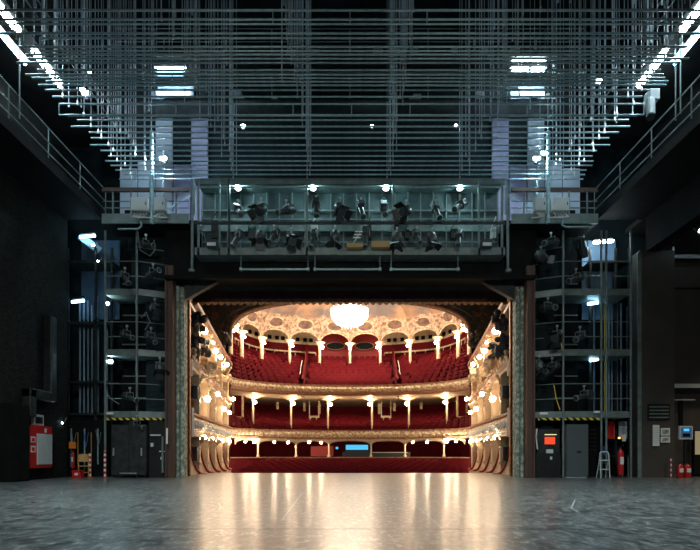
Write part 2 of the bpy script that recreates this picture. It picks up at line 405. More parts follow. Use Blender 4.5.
# ================================================================== GALLERIES
def railing(mb, a, b, posts, zs, r=.02):
    a = Vector(a); b = Vector(b)
    for z in zs: mb.cyl(a+Vector((0,0,z)), b+Vector((0,0,z)), r, n=6)
    for i in range(posts+1):
        p = a.lerp(b, i/posts); mb.cyl(p, p+Vector((0,0,max(zs))), r*1.1, n=6)
    return mb
for s, side in ((-1, 'left'), (1, 'right')):
    t = thing('fly_gallery', f'dark fly gallery with three-rail steel railing along the {side} stage wall', 'gallery', (s*9.68, -.2, 10.2))
    w = 1.62 if s < 0 else 1.92
    MB().box(min(0, s*w), max(0, s*w), -15, 0, 0, .22).build('deck', M['board'], t)
    MB().box(min(0, s*.06), max(0, s*.06), -15, 0, -.12, 0).build('edge_beam', M['board'], t)
    rl = MB(); railing(rl, (0, -15, .22), (0, 0, .22), 8, (.15, .5, .95)); rl.build('railing', M['steel'], t)
    # hangers up to gallery above
    for dd_, z_ in ((0, .65), (.22, .6)) if s > 0 else ((0, .5),):
        MB().cyl((s*-.03, -5.2+dd_, z_), (s*-.03, -5.2+dd_, 2.85), .02).build('hanger', M['steel'], t)
    t = thing('upper_gallery', f'dark upper gallery over the {side} fly gallery carrying fluorescent tubes', 'gallery', (s*9.25, -.2, 13.05))
    MB().box(min(0, s*2.0), max(0, s*2.0), -15, 0, 0, .3).build('deck', M['board'], t)
    rl = MB(); railing(rl, (0, -15, .3), (0, 0, .3), 10, (.5, 1.0)); rl.build('railing', M['steel'], t)
    # fluorescent tubes
    for (X, Z, y0, y1, mm, lab) in ((9.4, 12.9, 14.85, 16.3, 'tube', 'inner fluorescent tube under the {} upper gallery, nearer the proscenium'),
                                   (9.4, 12.9, 13.0, 14.2, 'tube', 'inner fluorescent tube under the {} upper gallery, at the top corner of the picture'),
                                   (9.9, 12.8, 13.8, 15.3, 'tubeblue', 'bluish outer fluorescent tube under the {} upper gallery')):
        lt = thing('fluorescent_light', lab.format(side), 'light', (s*X, CAMY+y0, Z))
        MB().cyl((0, .05, 0), (0, y1-y0-.05, 0), .10 if mm == 'tube' else .05, n=10).build('tube', M[mm], lt)
        MB().box(-.08, .08, 0, y1-y0, .06, .15).build('housing', M['whitegrey'], lt)
# side beams: diagonal pipes in galleries
for s, side in ((-1, 'left'), (1, 'right')):
    t = thing('portal_gallery', f'lit cross gallery with grey cabinets above the {side} portal tower', 'gallery', (0, 0, 0))
    def X(px, d): return s*abs(350-px)*d/F
    x0, x1 = sorted((s*9.45, s*6.15))
    MB().box(x0, x1, -.9, .3, 10.15, 10.2).build('deck', M['board'], t)
    t.location.z = -.43
    MB().box(x0, x1, -.97, -.91, 10.13, 10.5).build('edge_beam', M['steel'], t)
    MB().box(x0, x1, -.96, -.86, 11.36, 11.5).build('handrail', M['rust'], t)
    rl = MB()
    for z in (10.75, 11.0): rl.cyl((x0, -.9, z), (x1, -.9, z), .02)
    for px in (113, 131, 176, 194): x = X(px, 19.1); rl.box(x-.025, x+.025, -.93, -.87, 10.5, 11.5)
    rl.build('railing', M['steel'], t)
    MB().cyl((X(152, 19), -1.02, 10.1), (X(152, 19), -1.02, 13.6), .075, n=12).build('riser_pipe', M['pipe'], t)
    MB().cyl((X(163, 19.6), -.4, 10.2), (X(163, 19.6), -.4, 13.2), .05, n=10).build('riser_pipe', M['pipe'], t)
    # diagonal brace
    MB().bar((X(170, 19.4), -.6, 10.9), (X(192, 19.4), -.6, 11.4), .05).bar((X(170, 19.4), -.6, 10.8), (X(185, 19.4), -.6, 10.5), .04).build('brace', M['pipe'], t)
    for q, (a, b) in enumerate(((132, 149), (155, 166))):
        xa, xb = sorted((X(a, 18.9), X(b, 18.9)))
        cb = thing('switch_cabinet', f'light grey {"wide" if q == 0 else "narrow"} switch cabinet hung on the {side} portal gallery rail', 'cabinet', ((xa+xb)/2, -1.1, 10.07))
        hw = (xb-xa)/2
        MB().box(-hw, hw, -.12, .14, 0, .5).build('body', M['cabgrey'], cb, bevel=.01)
        MB().box(-hw+.03, hw-.03, -.135, -.12, .03, .47).build('door', M['cabgrey'], cb)
        MB().box(hw-.09, hw-.06, -.15, -.135, .2, .3).build('latch', M['black'], cb)
        cl = MB(); random.seed(q+5)
        for u in range(5):
            x = -hw+.1+u*(2*hw-.2)/4; cl.tube([Vector((x, 0, 0)), Vector((x+.02, -.03, -.1)), Vector((x+random.uniform(-.1,.2)*s, -.05, -.2)), Vector((x-.2*s, -.05, -.25))], .018)
        cl.build('cables', M['whitegrey'], cb)
    cp = MB().tube([at(700*(s>0)-s*-1*0 + (118 if s < 0 else 582)-700*(s>0), 229, 18.9), at(138 if s < 0 else 562, 229, 18.9), at(141.5 if s < 0 else 559, 226, 18.9), at(141 if s < 0 else 560, 221, 18.9)] if s < 0 else [at(592, 227, 18.9), at(566, 227, 18.9), at(562, 225, 18.9), at(562.5, 219, 18.9)], .035)
    cp.build('drain_pipe', M['pipe'], t, loc=(0, 0, .43))
    # panelled wall behind, blue and violet light put into its colour
    pw = thing('wall_panelling', f'wall panels coloured as if in blue light behind the {side} portal gallery', 'panelling', (0, 0, -.43))
    for q in range(5):
        xa, xb = sorted((s*(9.3-q*.72), s*(9.3-q*.72-.67)))
        MB().box(xa, xb, .22, .3, 10.3, (12.9, 13.2, 15.6, 13.0, 15.0)[q]).build('panel', M['wallpale'] if q < 3 else M['wallvioletlit'], pw)
    # door-like dark opening
    xa, xb = sorted((s*9.1, s*8.75)); MB().box(xa, xb, .19, .215, 10.65, 11.2).build('vent', M['window'], pw)

# cross catwalks high on the proscenium wall
for z, lab in ((16.25, 'upper'), (14.55, 'lower')):
    t = thing('catwalk', f'{lab} of the two dark steel catwalks on the wall above the bridge', 'catwalk', (0, -.3, z))
    MB().box(-9, 9, -.5, .6, -.06, 0).build('deck', M['darksteel'], t)
    rl = MB(); railing(rl, (-9, -.5, 0), (9, -.5, 0), 12, (.5, 1.0)); rl.build('railing', M['steel'], t)
    random.seed(int(z*10))
    for i in range(26):
        x = random.uniform(-8.6, 8.6); w = random.uniform(.1, .4); h = random.uniform(.15, .9); MB().box(x, x+w, .2, .5, 0, h).build('equipment', M['cabgrey'] if i % 2 else M['wallpale'], t)

for (a, b, y_, side, mm, lab) in ((156, 185, 69.8, 'left', 'tube', 'upper'), (157, 183, 74.5, 'left', 'tubeblue', 'second'), (513, 530, 62.5, 'right', 'tube', 'upper short'), (532, 545, 62.5, 'right','tube','upper outer short'), (512, 529, 70, 'right', 'tube', 'second'), (528.5+1, 545, 70, 'right', 'tube', 'second outer'),
                         (157, 190, 93.5, 'left', 'tubeblue', 'lower'), (521, 544, 94, 'right', 'tubeblue', 'lower')):
    A = at(a, y_, 19.4); B = at(b, y_, 19.4)
    lt = thing('fluorescent_light', f'{lab} wall light strip above the catwalk, {side} of centre behind the battens', 'light', A)
    MB().cyl((0,0,0), (B.x-A.x, 0, 0), .045, n=8).build('tube', M[mm], lt)
    MB().box(-.05, B.x-A.x+.05, -.05, .05, .08, .14).build('housing', M['whitegrey'], lt)
for px0, px1, side in ((157, 193, 'left'), (519, 545, 'right')):
    A = at(px0, 96, 20.0); B_ = at(px1, 84, 20.0)
    tag(MB().box(A.x, B_.x, A.y+.05, A.y+.12, A.z, B_.z).build('reflector_panel', M['wallpale'], None), f'pale reflector panel behind the lower light strip, {side} of centre', 'panel')
# bulbs in the fly tower : (px, py, d, r, mat, label)
def bulkhead(px, py, d, r, mm, lab):
    p = at(px, py, d)
    t = thing('work_lamp', lab, 'lamp', p)
    MB().ball((0,0,0), r, 10, 1.3, .7, .9).build('bulb', M[mm], t)
    MB().lathe([(r*.6, 0), (r*1.5, -.0), (r*1.2, .1), (r*.5, .16)], (0, r*.9, 0), 12, Matrix.Rotation(-PI/2, 4, 'X')).build('housing', M['darksteel'], t)
    MB().bar((0, r+.1, 0), (0, r+.3, .25), .03).build('bracket', M['steel'], t)
    return t
for a in ((83, 92, 18.9, .15, 'violetbulb', 'bright violet white work lamp behind the left batten ends'),
          (90, 73, 19, .05, 'cool', 'small work lamp above the bright violet lamp at left'),
          (243, 126, 19.2, .07, 'cool', 'small round work lamp behind the battens left of centre'),
          (456, 125.5, 19.2, .05, 'cool', 'small work lamp behind the battens right of centre'),
          (372, 126, 19.3, .05, 'cool', 'small work lamp behind the battens just right of centre'),
          (599, 81, 19, .09, 'cool', 'work lamp behind the right batten ends'),
          (544, 152.5, 19, .09, 'cool', 'work lamp above the right portal gallery panels'),
          (88, 118, 19.2, .04, 'cool', 'tiny lamp below the violet lamp at left')):
    bulkhead(*a)
for i, px in enumerate((238, 313, 386, 460)):
    bulkhead(px, 187.5, 19.2, .095, 'bridge', f'bulkhead lamp under the bridge roof, {ordn(i)} of four from the left')
# added lamps among the battens, put in to brighten the pale panels
for i, px in enumerate((163, 545-8)):
    bulkhead(px, 158, 18.9, .10, 'strong', f'added lamp brightening the pale panels above the {"left" if i == 0 else "right"} portal gallery')

# right side projector
p = at(650, 104, 15.3)
t = thing('follow_spot', 'pale grey projector slung from the right gallery beside the batten ends', 'spotlight', p)
MB().box(-.05, .25, -.1, .25, .1, .42).build('ballast', M['whitegrey'], t, bevel=.02)
MB().cyl((0, 0, .1), (-.1, -.2, -.5), .14, .11, n=14).build('housing', M['cabgrey'], t)
MB().box(-.2, .16, -.02, .02, -.3, .1).build('yoke', M['steel'], t)
MB().cyl((-.1, -.2, -.5), (-.11, -.22, -.56), .12, n=14).build('lens', M['lens'], t)

# ================================================================== LIGHTING BRIDGE
W = 5.83; YB = -1.2
t = thing('lighting_bridge', 'wide steel lighting bridge with grey deck edge above the stage opening', 'bridge', (0, YB, 8.4))
MB().box(-W, W, 0, .95, 0, .04).box(-W, W, -.03, 0, 0, .27).build('deck', M['steel'], t)
MB().box(-W, W, 0, .12, 2.68, 2.86).box(-W, W, 0, 1.0, 2.84, 2.88).build('roof_beam', M['steel'], t)
MB().box(-W, W, -.02, .02, 2.52, 2.57).build('upper_rail', M['pipe'], t)
MB().box(-W, W, -.05, .0, 1.14, 1.24).build('middle_rail', M['darksteel'], t)
for px in (198.5, 219.5, 229, 307, 393, 479, 502):
    x = (px-350)*18.8/F; wdt = .05 if px in (219.5,) else .07
    MB().box(x-wdt/2, x+wdt/2, -.03, .05, 0, 2.86).build('post', M['steel'] if px != 229 else M['darksteel'], t)
bk = MB()
for z in (.45, .85, 1.3, 1.75, 2.1): bk.box(-W, W, .9, .94, z, z+.05)
for i in range(24):
    x = -W+2*W*i/23; bk.box(x-.02, x+.02, .9, .94, 0, 2.86)
bk.build('back_frame', M['steel'], t)
MB().box(-W, W, .95, .97, 1.35, 1.72).box(-W, W, .95, .97, .1, .4).build('cable_tray', M['steel'], t)
MB().box(-W, W, 1.0, 1.03, .05, 2.84).build('back_sheet', mat('teal lit sheet', (.03,.05,.055), .5, 0, (.06,.09,.092), 2.5), t)  # teal lamp light put into the sheet's colour
for s in (-1, 1):
    x = s*5.98
    p = MB().box(x-.035, x+.035, .1, .2, -.6, 2.9)
    p.cyl((x, .1, -.5), (x, .1, -.6), .12)
    p.build('end_mast', M['steel'], t)
random.seed(17)
for i in range(15):
    x = -5.4+10.8*i/14+random.uniform(-.2, .2); w_ = random.uniform(.1, .3); h_ = random.uniform(.2, .7); z_ = random.choice((.04, .04, .9, 1.35))
    MB().box(x, x+w_, .6, .85, z_, z_+h_).bar((x, .6, z_+h_), (x+w_, .62, z_+h_+.4), .03).build('dimmer_unit', M[random.choice(('black', 'cabgrey', 'darksteel'))], t)
# dark void boards under the bridge
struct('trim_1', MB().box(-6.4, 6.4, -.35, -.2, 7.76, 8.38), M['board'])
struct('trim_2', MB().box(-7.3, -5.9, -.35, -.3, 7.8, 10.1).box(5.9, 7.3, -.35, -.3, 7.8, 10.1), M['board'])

# spotlights
def profile_spot():
    t = thing('spotlight', '', 'spotlight', (0, 0, 0))
    b = MB().cyl((0, -.30, 0), (0, .05, 0), .07, .085, n=12).cyl((0, .05, 0), (0, .32, 0), .115, .10, n=12).box(-.09, .09, .08, .3, .0, .13)
    b.build('housing', M['lampbody'], t)
    MB().lathe([(.085, 0), (.10, .02), (.10, .05), (.085, .05)], (0, -.30, 0), 12, Matrix.Rotation(PI/2, 4, 'X')).build('lens_rim', M['steel'], t)
    MB().cyl((0, -.352, 0), (0, -.345, 0), .075, n=12).build('lens', M['lens'], t)
    return t
def fresnel_spot():
    t = thing('spotlight', '', 'spotlight', (0, 0, 0))
    MB().lathe([(.12, -.18), (.16, -.15), (.16, .05), (.13, .17), (.06, .22)], (0,0,0), 14, Matrix.Rotation(-PI/2, 4, 'X')).build('housing', M['lampbody'], t)
    dd = MB()
    for a in (0, PI/2, PI, 3*PI/2):
        m_ = Matrix.Rotation(a, 4, 'Y')
        dd.add([m_ @ Vector(v) for v in ((-.13, -.18, .13), (.13, -.18, .13), (.16, -.33, .26), (-.16, -.33, .26))], [(0,1,2,3)])
    dd.build('barn_doors', M['black'], t)
    MB().cyl((0, -.19, 0), (0, -.18, 0), .13, n=14).build('lens', M['lens'], t)
    return t
protos = {}
def spot(px, py, d, pan, tilt, kind, label, group, hang=.35, up=True, scale=1):
    """the tilting lamp is built in its aimed pose, each yoke and clamp hangs straight"""
    root = profile_spot() if kind == 'p' else fresnel_spot()
    R = Matrix.Rotation(pan, 4, 'Z') @ Matrix.Rotation(tilt, 4, 'X') @ Matrix.Scale(scale, 4)
    key = kind
    for c in kids(root):
        if (key, c.name.split('.')[0]) in protos:
            old = c.data; c.data = protos[(key, c.name.split('.')[0])]; bpy.data.meshes.remove(old)
        else: protos[(key, c.name.split('.')[0])] = c.data
        c.matrix_local = R
    s = 1 if up else -1; h = hang*s
    Rz = Matrix.Rotation(pan, 3, 'Z'); y = MB()
    w = .14*scale
    pts = [Vector((-w, 0, 0)), Vector((-w, 0, h*.6)), Vector((w, 0, h*.6)), Vector((w, 0, 0))]
    for a, b in zip(pts, pts[1:]): y.bar(Rz @ a, Rz @ b, .018, .03)
    y.build('yoke', M['steel'], root)
    MB().bar((0, 0, h*.6), (0, 0, h), .025).box(-.04, .04, -.03, .03, min(h, h+.07*s), max(h, h+.07*s)).build('clamp', M['clampm'], root)
    root['label'] = label; root['group'] = group; root.location = at(px, py, d)
    return root
random.seed(5)
up = [(238, 211, .5, .9), (261, 209, -.6, 1.0), (286, 211, -.8, .6), (316, 207, .2, 1.3), (340, 209, .5, 1.1), (361, 209, .4, 1.2), (384, 209, .1, 1.4), (406, 211, -.8, .7), (436, 211, .4, 1.1), (460, 206, -.8, .8)]
for i, (x, y, pan, tilt) in enumerate(up):
    spot(x, y, 18.55, pan, tilt*random.uniform(.7, 1)-.1, 'p' if i % 3 != 1 else 'f', f'black spotlight on the upper rail of the lighting bridge, {ordn(i)} from its left end', 'spotlights on the upper bridge rail', scale=1.25)
lo = [237, 260, 274, 291, 314, 335, 366, 397, 417, 432, 459]
for i, x in enumerate(lo):
    spot(x, 237+random.uniform(-1, 2), 18.6, random.uniform(-.9, .9), random.uniform(.7, 1.4), 'f' if i % 2 else 'p', f'spotlight hung low under the middle bridge rail, {ordn(i)} from its left end', 'spotlights on the middle bridge rail', scale=1.15)
for px, side in ((212, 'left'), (486.5, 'right')):
    p = at(px, 246, 18.5); t = thing('flood_light', f'small box floodlight standing at the {side} end of the bridge deck', 'floodlight', p)
    MB().box(-.2, .2, -.08, .12, -.05, .22).build('housing', M['lampbody'], t)
    MB().box(-.16, .16, -.09, -.08, -.02, .1).build('glass', M['whitegrey'], t)
    MB().bar((-.22, 0, .1), (-.3, 0, .5), .02).bar((.22, 0, .1), (.3, 0, .5), .02).build('bracket', M['steel'], t)
for x0, x1, y0, y1, lab in ((347, 363, 243, 247, 'long low'), (371.5, 390, 241, 247, 'taller')):
    A = at(x0, y1, 18.45); B = at(x1, y0, 18.45)
    t = MB().box(A.x, B.x, A.y, A.y+.25, A.z, B.z).box(A.x-.01, B.x+.01, A.y-.01, A.y+.26, B.z-.04, B.z)
    tag(t.build('cardboard_box', mat('cardboard '+lab, (.42,.28,.12), .8)), f'{lab} tan cardboard box on the bridge deck near its middle', 'box')
t = MB()
for k in range(3):
    A = at(353+k, 238-3*k, 18.5); t.box(A.x, A.x+.28, A.y, A.y+.02, A.z, A.z+.04)
tag(t.build('junction_box', M['white']), 'small white junction plates on the middle rail of the bridge', 'box')

# ================================================================== PORTAL TOWERS
def tower(s, side):
    d0 = 19.5; Y0 = CAMY+d0
    def X(px): return (px-350)*d0/F if s > 0 else (px-350)*d0/F
    m = (lambda px: px) if s > 0 else (lambda px: 700-px)     # give right-hand pixel columns
    def XX(px): return (m(px)-350)*d0/F
    t = thing('portal_tower', f'steel lighting tower of stacked decks beside the {side} edge of the opening', 'tower', (0, Y0, 0))
    zs = [EYE+(455-y)*d0/F for y in (414.5, 352.5, 292)]
    outer = 630 if s > 0 else 594
    for z in zs:
        xa, xb, xc = XX(534), XX(562), XX(outer)
        for (p, q, y0, y1) in ((xa, xb, .45, 0), (xb, xc, 0, 0)):
            vs = []
            for (x, yy) in ((p, y0), (q, y1)):
                for zz in (z-.12, z+.13): vs += [(x, yy, zz), (x, 1.1, zz)]
            MB().add(vs, [(0,2,3,1),(4,5,7,6),(0,4,6,2),(2,6,7,3),(0,1,5,4),(1,3,7,5)]).build('deck', M['steel'], t)
    def rail(p, q): MB().cyl(p, q, .02, n=6).build('guard_rail', M['steel'], t)
    for z in zs:
        for h in (.62, 1.2):
            if z+h > 8.5: continue
            rail((XX(535), .43, z+h), (XX(562), 0, z+h)); rail((XX(562), 0, z+h), (XX(outer), 0, z+h))
    rail((XX(535), .43, zs[2]+1.75), (XX(562), 0, zs[2]+1.75))
    for px in (562.5,) + ((600.5, 605.5, 630) if s > 0 else (594,)):
        x = XX(px); MB().cyl((x, -.06, 0 if px < 600 or s > 0 else 2.4), (x, -.06, 9.6), .042, n=10).build('post', M['steel'], t)
    MB().box(min(XX(534), XX(536)), max(XX(534), XX(536)), .4, .5, 0, 9.3).build('post', M['darksteel'], t)
    a, b = sorted((XX(538), XX(600 if s > 0 else 596)))
    MB().box(a, b, -.03, -.02, zs[0]-.22, zs[0]-.13).build('hazard_strip', M['hazard'], t)
    # back cladding of tower bays
    a, b = sorted((XX(535), XX(590)))
    MB().box(a, b, 1.12, 1.18, 2.3, 9.3).build('back_panel', M['board'], t)
    for z in (3.2, 4.1, 5.4, 6.6, 7.9): MB().box(a, b, 1.05, 1.1, z, z+.05).build('back_rail', M['steel'], t)
    return t, zs
tw, zs = tower(1, 'right'); tower(-1, 'left')
sp_r = [(551, 243, -1.0, .25, 'p'), (583, 247, -.7, -.9, 'p'), (541, 257, 2.2, .3, 'f'), (576, 279, -1.1, .35, 'p'), (548, 308, .3, .2, 'p'), (557, 336, -.8, .6, 'f'), (580, 337, -.8, .4, 'p'), (552, 368, -1.0, .35, 'p'), (539, 366, .6, .9, 'f'), (584, 396, -1.2, .25, 'p')]
sp_l = [(146, 245, 1.2, .2, 'p'), (153, 274, 1.0, -.2, 'p'), (155, 309, .8, .7, 'f'), (151, 338, .9, .6, 'p'), (125, 278, .9, .8, 'p'), (127, 336, 1.0, .3, 'p'), (160, 368, .6, .9, 'f'), (130, 398, 1.1, .3, 'p'), (137, 426, 1.1, .2, 'p')]
for L_, side in ((sp_l, 'left'), (sp_r, 'right')):
    tiers = {}
    for i, (x, y, pan, tilt, k) in enumerate(L_):
        lv = 'top' if y < 290 else ('middle' if y < 350 else ('lower' if y < 410 else 'ground'))
        q = sum(1 for o in L_ if ('top' if o[1] < 290 else ('middle' if o[1] < 350 else ('lower' if o[1] < 410 else 'ground'))) == lv and (o[0], o[1]) < (x, y))
        spot(x, y, 19.3, pan, tilt, k, f'spotlight clamped in the {lv} level of the {side} portal tower, {ordn(q)} from the left there', f'spotlights on the {side} portal tower', scale=1.25 if side == 'right' else 1.1)
# hanging cables on towers
for i, (pts, mm, lab) in enumerate((([(138, 232), (140, 250), (150, 256), (155, 250), (154, 240)], 'steel', 'looping grey cable by the top level of the left tower'),
        ([(554, 385), (556, 398), (560, 410)], 'yellow', 'yellow cable hanging in the right tower bay above the hazard strip'),
        ([(562, 330), (561, 342), (562, 350)], 'yellow', 'yellow cable hanging at the post in the middle of the right tower'),
        ([(141, 318), (146, 312), (150, 322), (145, 330)], 'steel', 'looping grey cable on the middle level of the left tower'),
        ([(104, 390), (111, 399), (119, 404)], 'steel', 'slack cable at the lower level left of the left tower'))):
    tag(MB().tube([at(x, y, 19.2) for x, y in pts], .018).build('cable', M[mm]), lab, 'cable')
for px0, px1, py, side, k in ((539, 547, 413.5, 'right', 'outer'), (593, 599, 412, 'right', 'inner'), (107.5, 114, 413.5, 'left', 'only')):
    A = at(px0, py+1, 19.4); B = at(px1, py-1, 19.4)
    tag(MB().box(A.x, B.x, A.y-.08, A.y-.03, A.z, B.z).build('sign_plate', M['white']), f'small white plate on the lowest deck edge of the {side} tower{"" if k=="only" else ", "+("near the jamb" if k=="outer" else "by the double posts")}', 'sign')

# ---- wing scaffolds behind towers, with blue lit tubes
for s, side in ((-1, 'left'), (1, 'right')):
    d = 20.6
    t = thing('wing_scaffold', f'dark scaffold bay with upright pipes and blue light beyond the {side} tower', 'scaffold', (0, CAMY+d, 0))
    pa, pb = (68, 112) if s < 0 else (590, 629)
    for py in ((262, 323, 382, 414) if s < 0 else (262, 292, 352, 414)):
        a = at(pa, py, d); b = at(pb, py, d); MB().box(a.x, b.x, -.05, .9, a.z-.05, a.z+.05).build('deck', M['darksteel'], t)
    for px in (pa, (pa+pb)/2+6, pb):
        a = at(px, 400, d); MB().box(a.x-.04, a.x+.04, -.05, .03, 0, 9.4).build('post', M['darksteel'], t)
    for k, px in enumerate([68.5, 80, 84, 88, 92, 98, 107] if s < 0 else [594, 605, 609, 612, 617, 621, 627]):
        a = at(px, 323, d+.5); z0 = EYE+(455-412)*d/F; z1 = EYE+(455-(300+random.uniform(-8, 8)))*d/F
        MB().cyl((a.x, .5, z0), (a.x, .5, z1), .045, n=6).build('upright_pipe', M['bluelitpipe'] if not (s > 0 and k == 1) else M['yellow'], t)
    MB().box(*(sorted((at(pa+2, 0, d).x, at(pb-2, 0, d).x))), .88, .92, 6.7, 10.1).build('backing_sheet', mat('blue glow sheet', (.16,.30,.48) if s > 0 else (.05,.10,.17), .6, 0, (.28,.42,.58) if s > 0 else (.09,.15,.22), 1.5), t)  # blue light put into the sheet's colour, dimmer on the left
    if s < 0:
        st = MB().bar(at(80, 236, d)-Vector((0, CAMY+d, 0)), at(96, 248, d)-Vector((0, CAMY+d-.3, 0)), .08, .3)
        st.build('stair_string', M['pipe'], t)
for a in ((110, 361.5, 19.7, .085, 'cool', 'bright work lamp in the scaffold left of the left tower, lower one'),
          (107, 303.5, 19.7, .07, 'cool', 'bright work lamp in the scaffold left of the left tower, upper one'),
          (93, 245, 20.4, .05, 'cool', 'small lamp at the top of the left scaffold bay'),
          (98, 281-20, 20.4, .03, 'cool', 'tiny lamp below the top of the left scaffold bay')):
    bulkhead(*a)
for (a, b, y_, d, mm, lab) in ((72, 84, 302, 20.5, 'tubeblue', 'added bluish light strip in the middle of the left scaffold bay'), (80, 95, 237, 20.4, 'tubeblue', 'pale light strip at the top of the left scaffold bay'), (594, 613, 242.5, 20.2, 'tube', 'bright light strip at the top of the right scaffold bay'), (588, 598, 304, 20.2, 'tubeblue', 'bluish light strip in the middle of the right scaffold bay'), (590, 598, 360.5, 20.2, 'tubeblue', 'bluish light strip low in the right scaffold bay')):  # left middle strip is added to light the uprights
    A = at(a, y_, d); B = at(b, y_-1.5, d); lt = thing('fluorescent_light', lab, 'light', A)
    MB().cyl((0,0,0), B-A, .06, n=8).build('tube', M[mm], lt)
    MB().bar(Vector((0,0,.14)), B-A+Vector((0,0,.14)), .08).build('housing', M['black'], lt)

# ================================================================== STAGE LEVEL, LEFT
def onleft(d, z): return Vector((-11.3, CAMY+d, z))
# duct
du = MB()
def zpx(py, d): return EYE+(455-py)*d/F
d1 = 11.3*F/(350-45); 
du.box(-11.28, -10.95, -1.65, -1.3, 3.1, 6.0); du.box(-11.28, -10.95, -2.85, -1.3, 2.85, 3.2); du.box(-11.28, -10.95, -2.85, -2.5, 2.2, 3.2)
tag(du.build('air_duct', M['darksteel'], bevel=.05), 'square grey air duct bending along the left brick wall', 'duct')
t = thing('tall_cupboard', 'tall black cupboard against the left wall beside the red fire cabinet', 'cupboard', (-11.3, -3.75, 0))
MB().box(.005, .4, -.1, .75, 0, 2.55).build('body', M['board'], t)
for y0_, y1_ in ((-.05, .32), (.34, .7)): MB().box(.4, .42, y0_, y1_, .05, 2.5).build('door', M['board'], t)
# fire cabinet
t = thing('fire_hose_cabinet', 'red wall cabinet with a large grey door on the left wall', 'cabinet', (-11.3, -2.75, .42))
MB().box(.005, .25, 0, 1.3, 0, 1.5).build('body', M['redpaint'], t, bevel=.015)
MB().box(.25, .28, .38, 1.27, .12, 1.22).build('door', M['cabgrey'], t, bevel=.01)
MB().box(.25, .262, .05, .3, .55, .78).box(.25, .262, .05, .3, .9, 1.1).build('pictogram', M['white'], t)
MB().box(.25, .262, .85, .95, 1.27, 1.42).build('emblem', M['white'], t)
MB().box(.262, .266, .1, .25, .6, .73).box(.262, .266, .1, .25, .93, 1.06).build('pictogram_symbol', M['redpaint'], t)
t = thing('alarm_box', 'small red alarm box on the left wall above the cabinet', 'box', (-11.3, -2.7, 2.57))
MB().box(.005, .16, 0, .42, 0, .36).build('body', M['redpaint'], t, bevel=.01); MB().box(.16, .17, .1, .3, .12, .2).build('label_plate', M['white'], t)
for i, (y0, y1) in enumerate(((-2.9, -2.55), (-2.3, -1.75))):
    t = thing('control_box', f'{"white rimmed" if i else "dark"} control box between the red alarm box and the fire cabinet{", nearer the scaffold" if i else ""}', 'box', (-11.3, y0, 1.95-.0))
    MB().box(.005, .12, 0, y1-y0, 0, .38 if i else .22).build('body', M['cabgrey'] if i else M['black'], t)
    MB().box(.12, .13, .07, y1-y0-.07, .06, .3 if i else .16).build('face', M['black'] if i else M['yellow'], t)
bulkhead(62, 423, 19.6, .035, 'cool', 'small lamp low at the foot of the left wall corner')
# chair
def chair(p, rz):
    t = thing('wooden_chair', 'honey coloured wooden chair standing in the left wing', 'chair', p, rz)
    MB().box(-.2, .2, -.2, .2, .43, .46).build('seat', M['wood'], t, bevel=.01)
    for x in (-.17, .17):
        MB().bar((x, -.17, 0), (x, -.17, .43), .035).build('leg', M['wood'], t)
        MB().bar((x, .2, 0), (x, .17, .45), .035).build('leg', M['wood'], t)
    bk = MB().bar((-.17, .17, .45), (-.19, .25, .85), .035).bar((.17, .17, .45), (.19, .25, .85), .035)
    rings = []
    for (z, dy) in ((.62, 0), (.90, .06)): rings.append([(x*.1, .22+dy-.03*(1-(x/2)**2), z+(.03*(1-(x/2)**2) if z > .8 else 0)) for x in (-2, -1, 0, 1, 2)])
    bk.strip(rings); bk.strip([[(x, y+.02, z) for x, y, z in r] for r in rings]); bk.build('backrest', M['wood'], t)
    MB().bar((-.17, -.17, .2), (.17, -.17, .2), .02).bar((-.17, .19, .2), (.17, .19, .2), .02).build('stretcher', M['wood'], t)
p = at(83.5, 480, 19.5); chair((p.x, p.y, 0), .5)
def red_box(px, d, w, h, lab):
    p = at(px, 470, d); t = thing('red_box', lab, 'box', (p.x, p.y, 0))
    MB().box(-w/2, w/2, -.12, .12, 0, h).build('body', M['redpaint'], t, bevel=.01)
    MB().box(-w/2-.01, w/2+.01, -.13, .13, h-.05, h).build('lid', M['redpaint'], t)
    MB().box(-.07, .07, -.125, -.12, h*.35, h*.65).build('label_plate', M['white'], t)
red_box(78, 19.2, .34, .3, 'small red metal box on the floor in front of the wooden chair')
for px, d, h in ((90, 19.6, .95), (105, 19.3, 1.05)):
    p = at(px, 470, d)
    tag(MB().cyl((0,0,0), (0,0,h), .045, n=10).cyl((0,0,0), (0,0,.03), .12, n=12).build('barrier_post', M['redwhite'], loc=(p.x, p.y, 0)), f'red and white striped post {"just right of the wooden chair" if px == 90 else "left of the black stage door"}', 'post')
def extinguisher(p, h, lab, r=.085):
    t = thing('fire_extinguisher', lab, 'extinguisher', p)
    MB().lathe([(r*.9, 0), (r, .02), (r, h*.72), (r*.8, h*.8), (r*.3, h*.85), (r*.3, h*.9)], (0,0,0), 14).build('cylinder', M['redpaint'], t)
    MB().box(-.03, .03, -.04, .04, h*.9, h*.94).bar((0, 0, h*.94), (.12, 0, h), .02).build('handle', M['black'], t)
    MB().tube([Vector((0, -.03, h*.9)), Vector((-r-.04, -.04, h*.75)), Vector((-r-.03, -.04, h*.3))], .014).build('hose', M['black'], t)
    MB().box(-r*.6, r*.6, -r-.004, -r+.02, h*.35, h*.6).build('label_plate', M['white'], t)
    return t
p = at(73, 470, 19.9); extinguisher((p.x, p.y, .35), .75, 'slim red fire extinguisher hung left of the wooden chair', .06)
q = at(72.5, 448.5, 19.95); tag(MB().box(-.13, .13, -.02, .02, 0, .26).build('orange_sign', M['orange'], loc=q), 'square orange sign above the slim extinguisher in the left wing', 'sign')
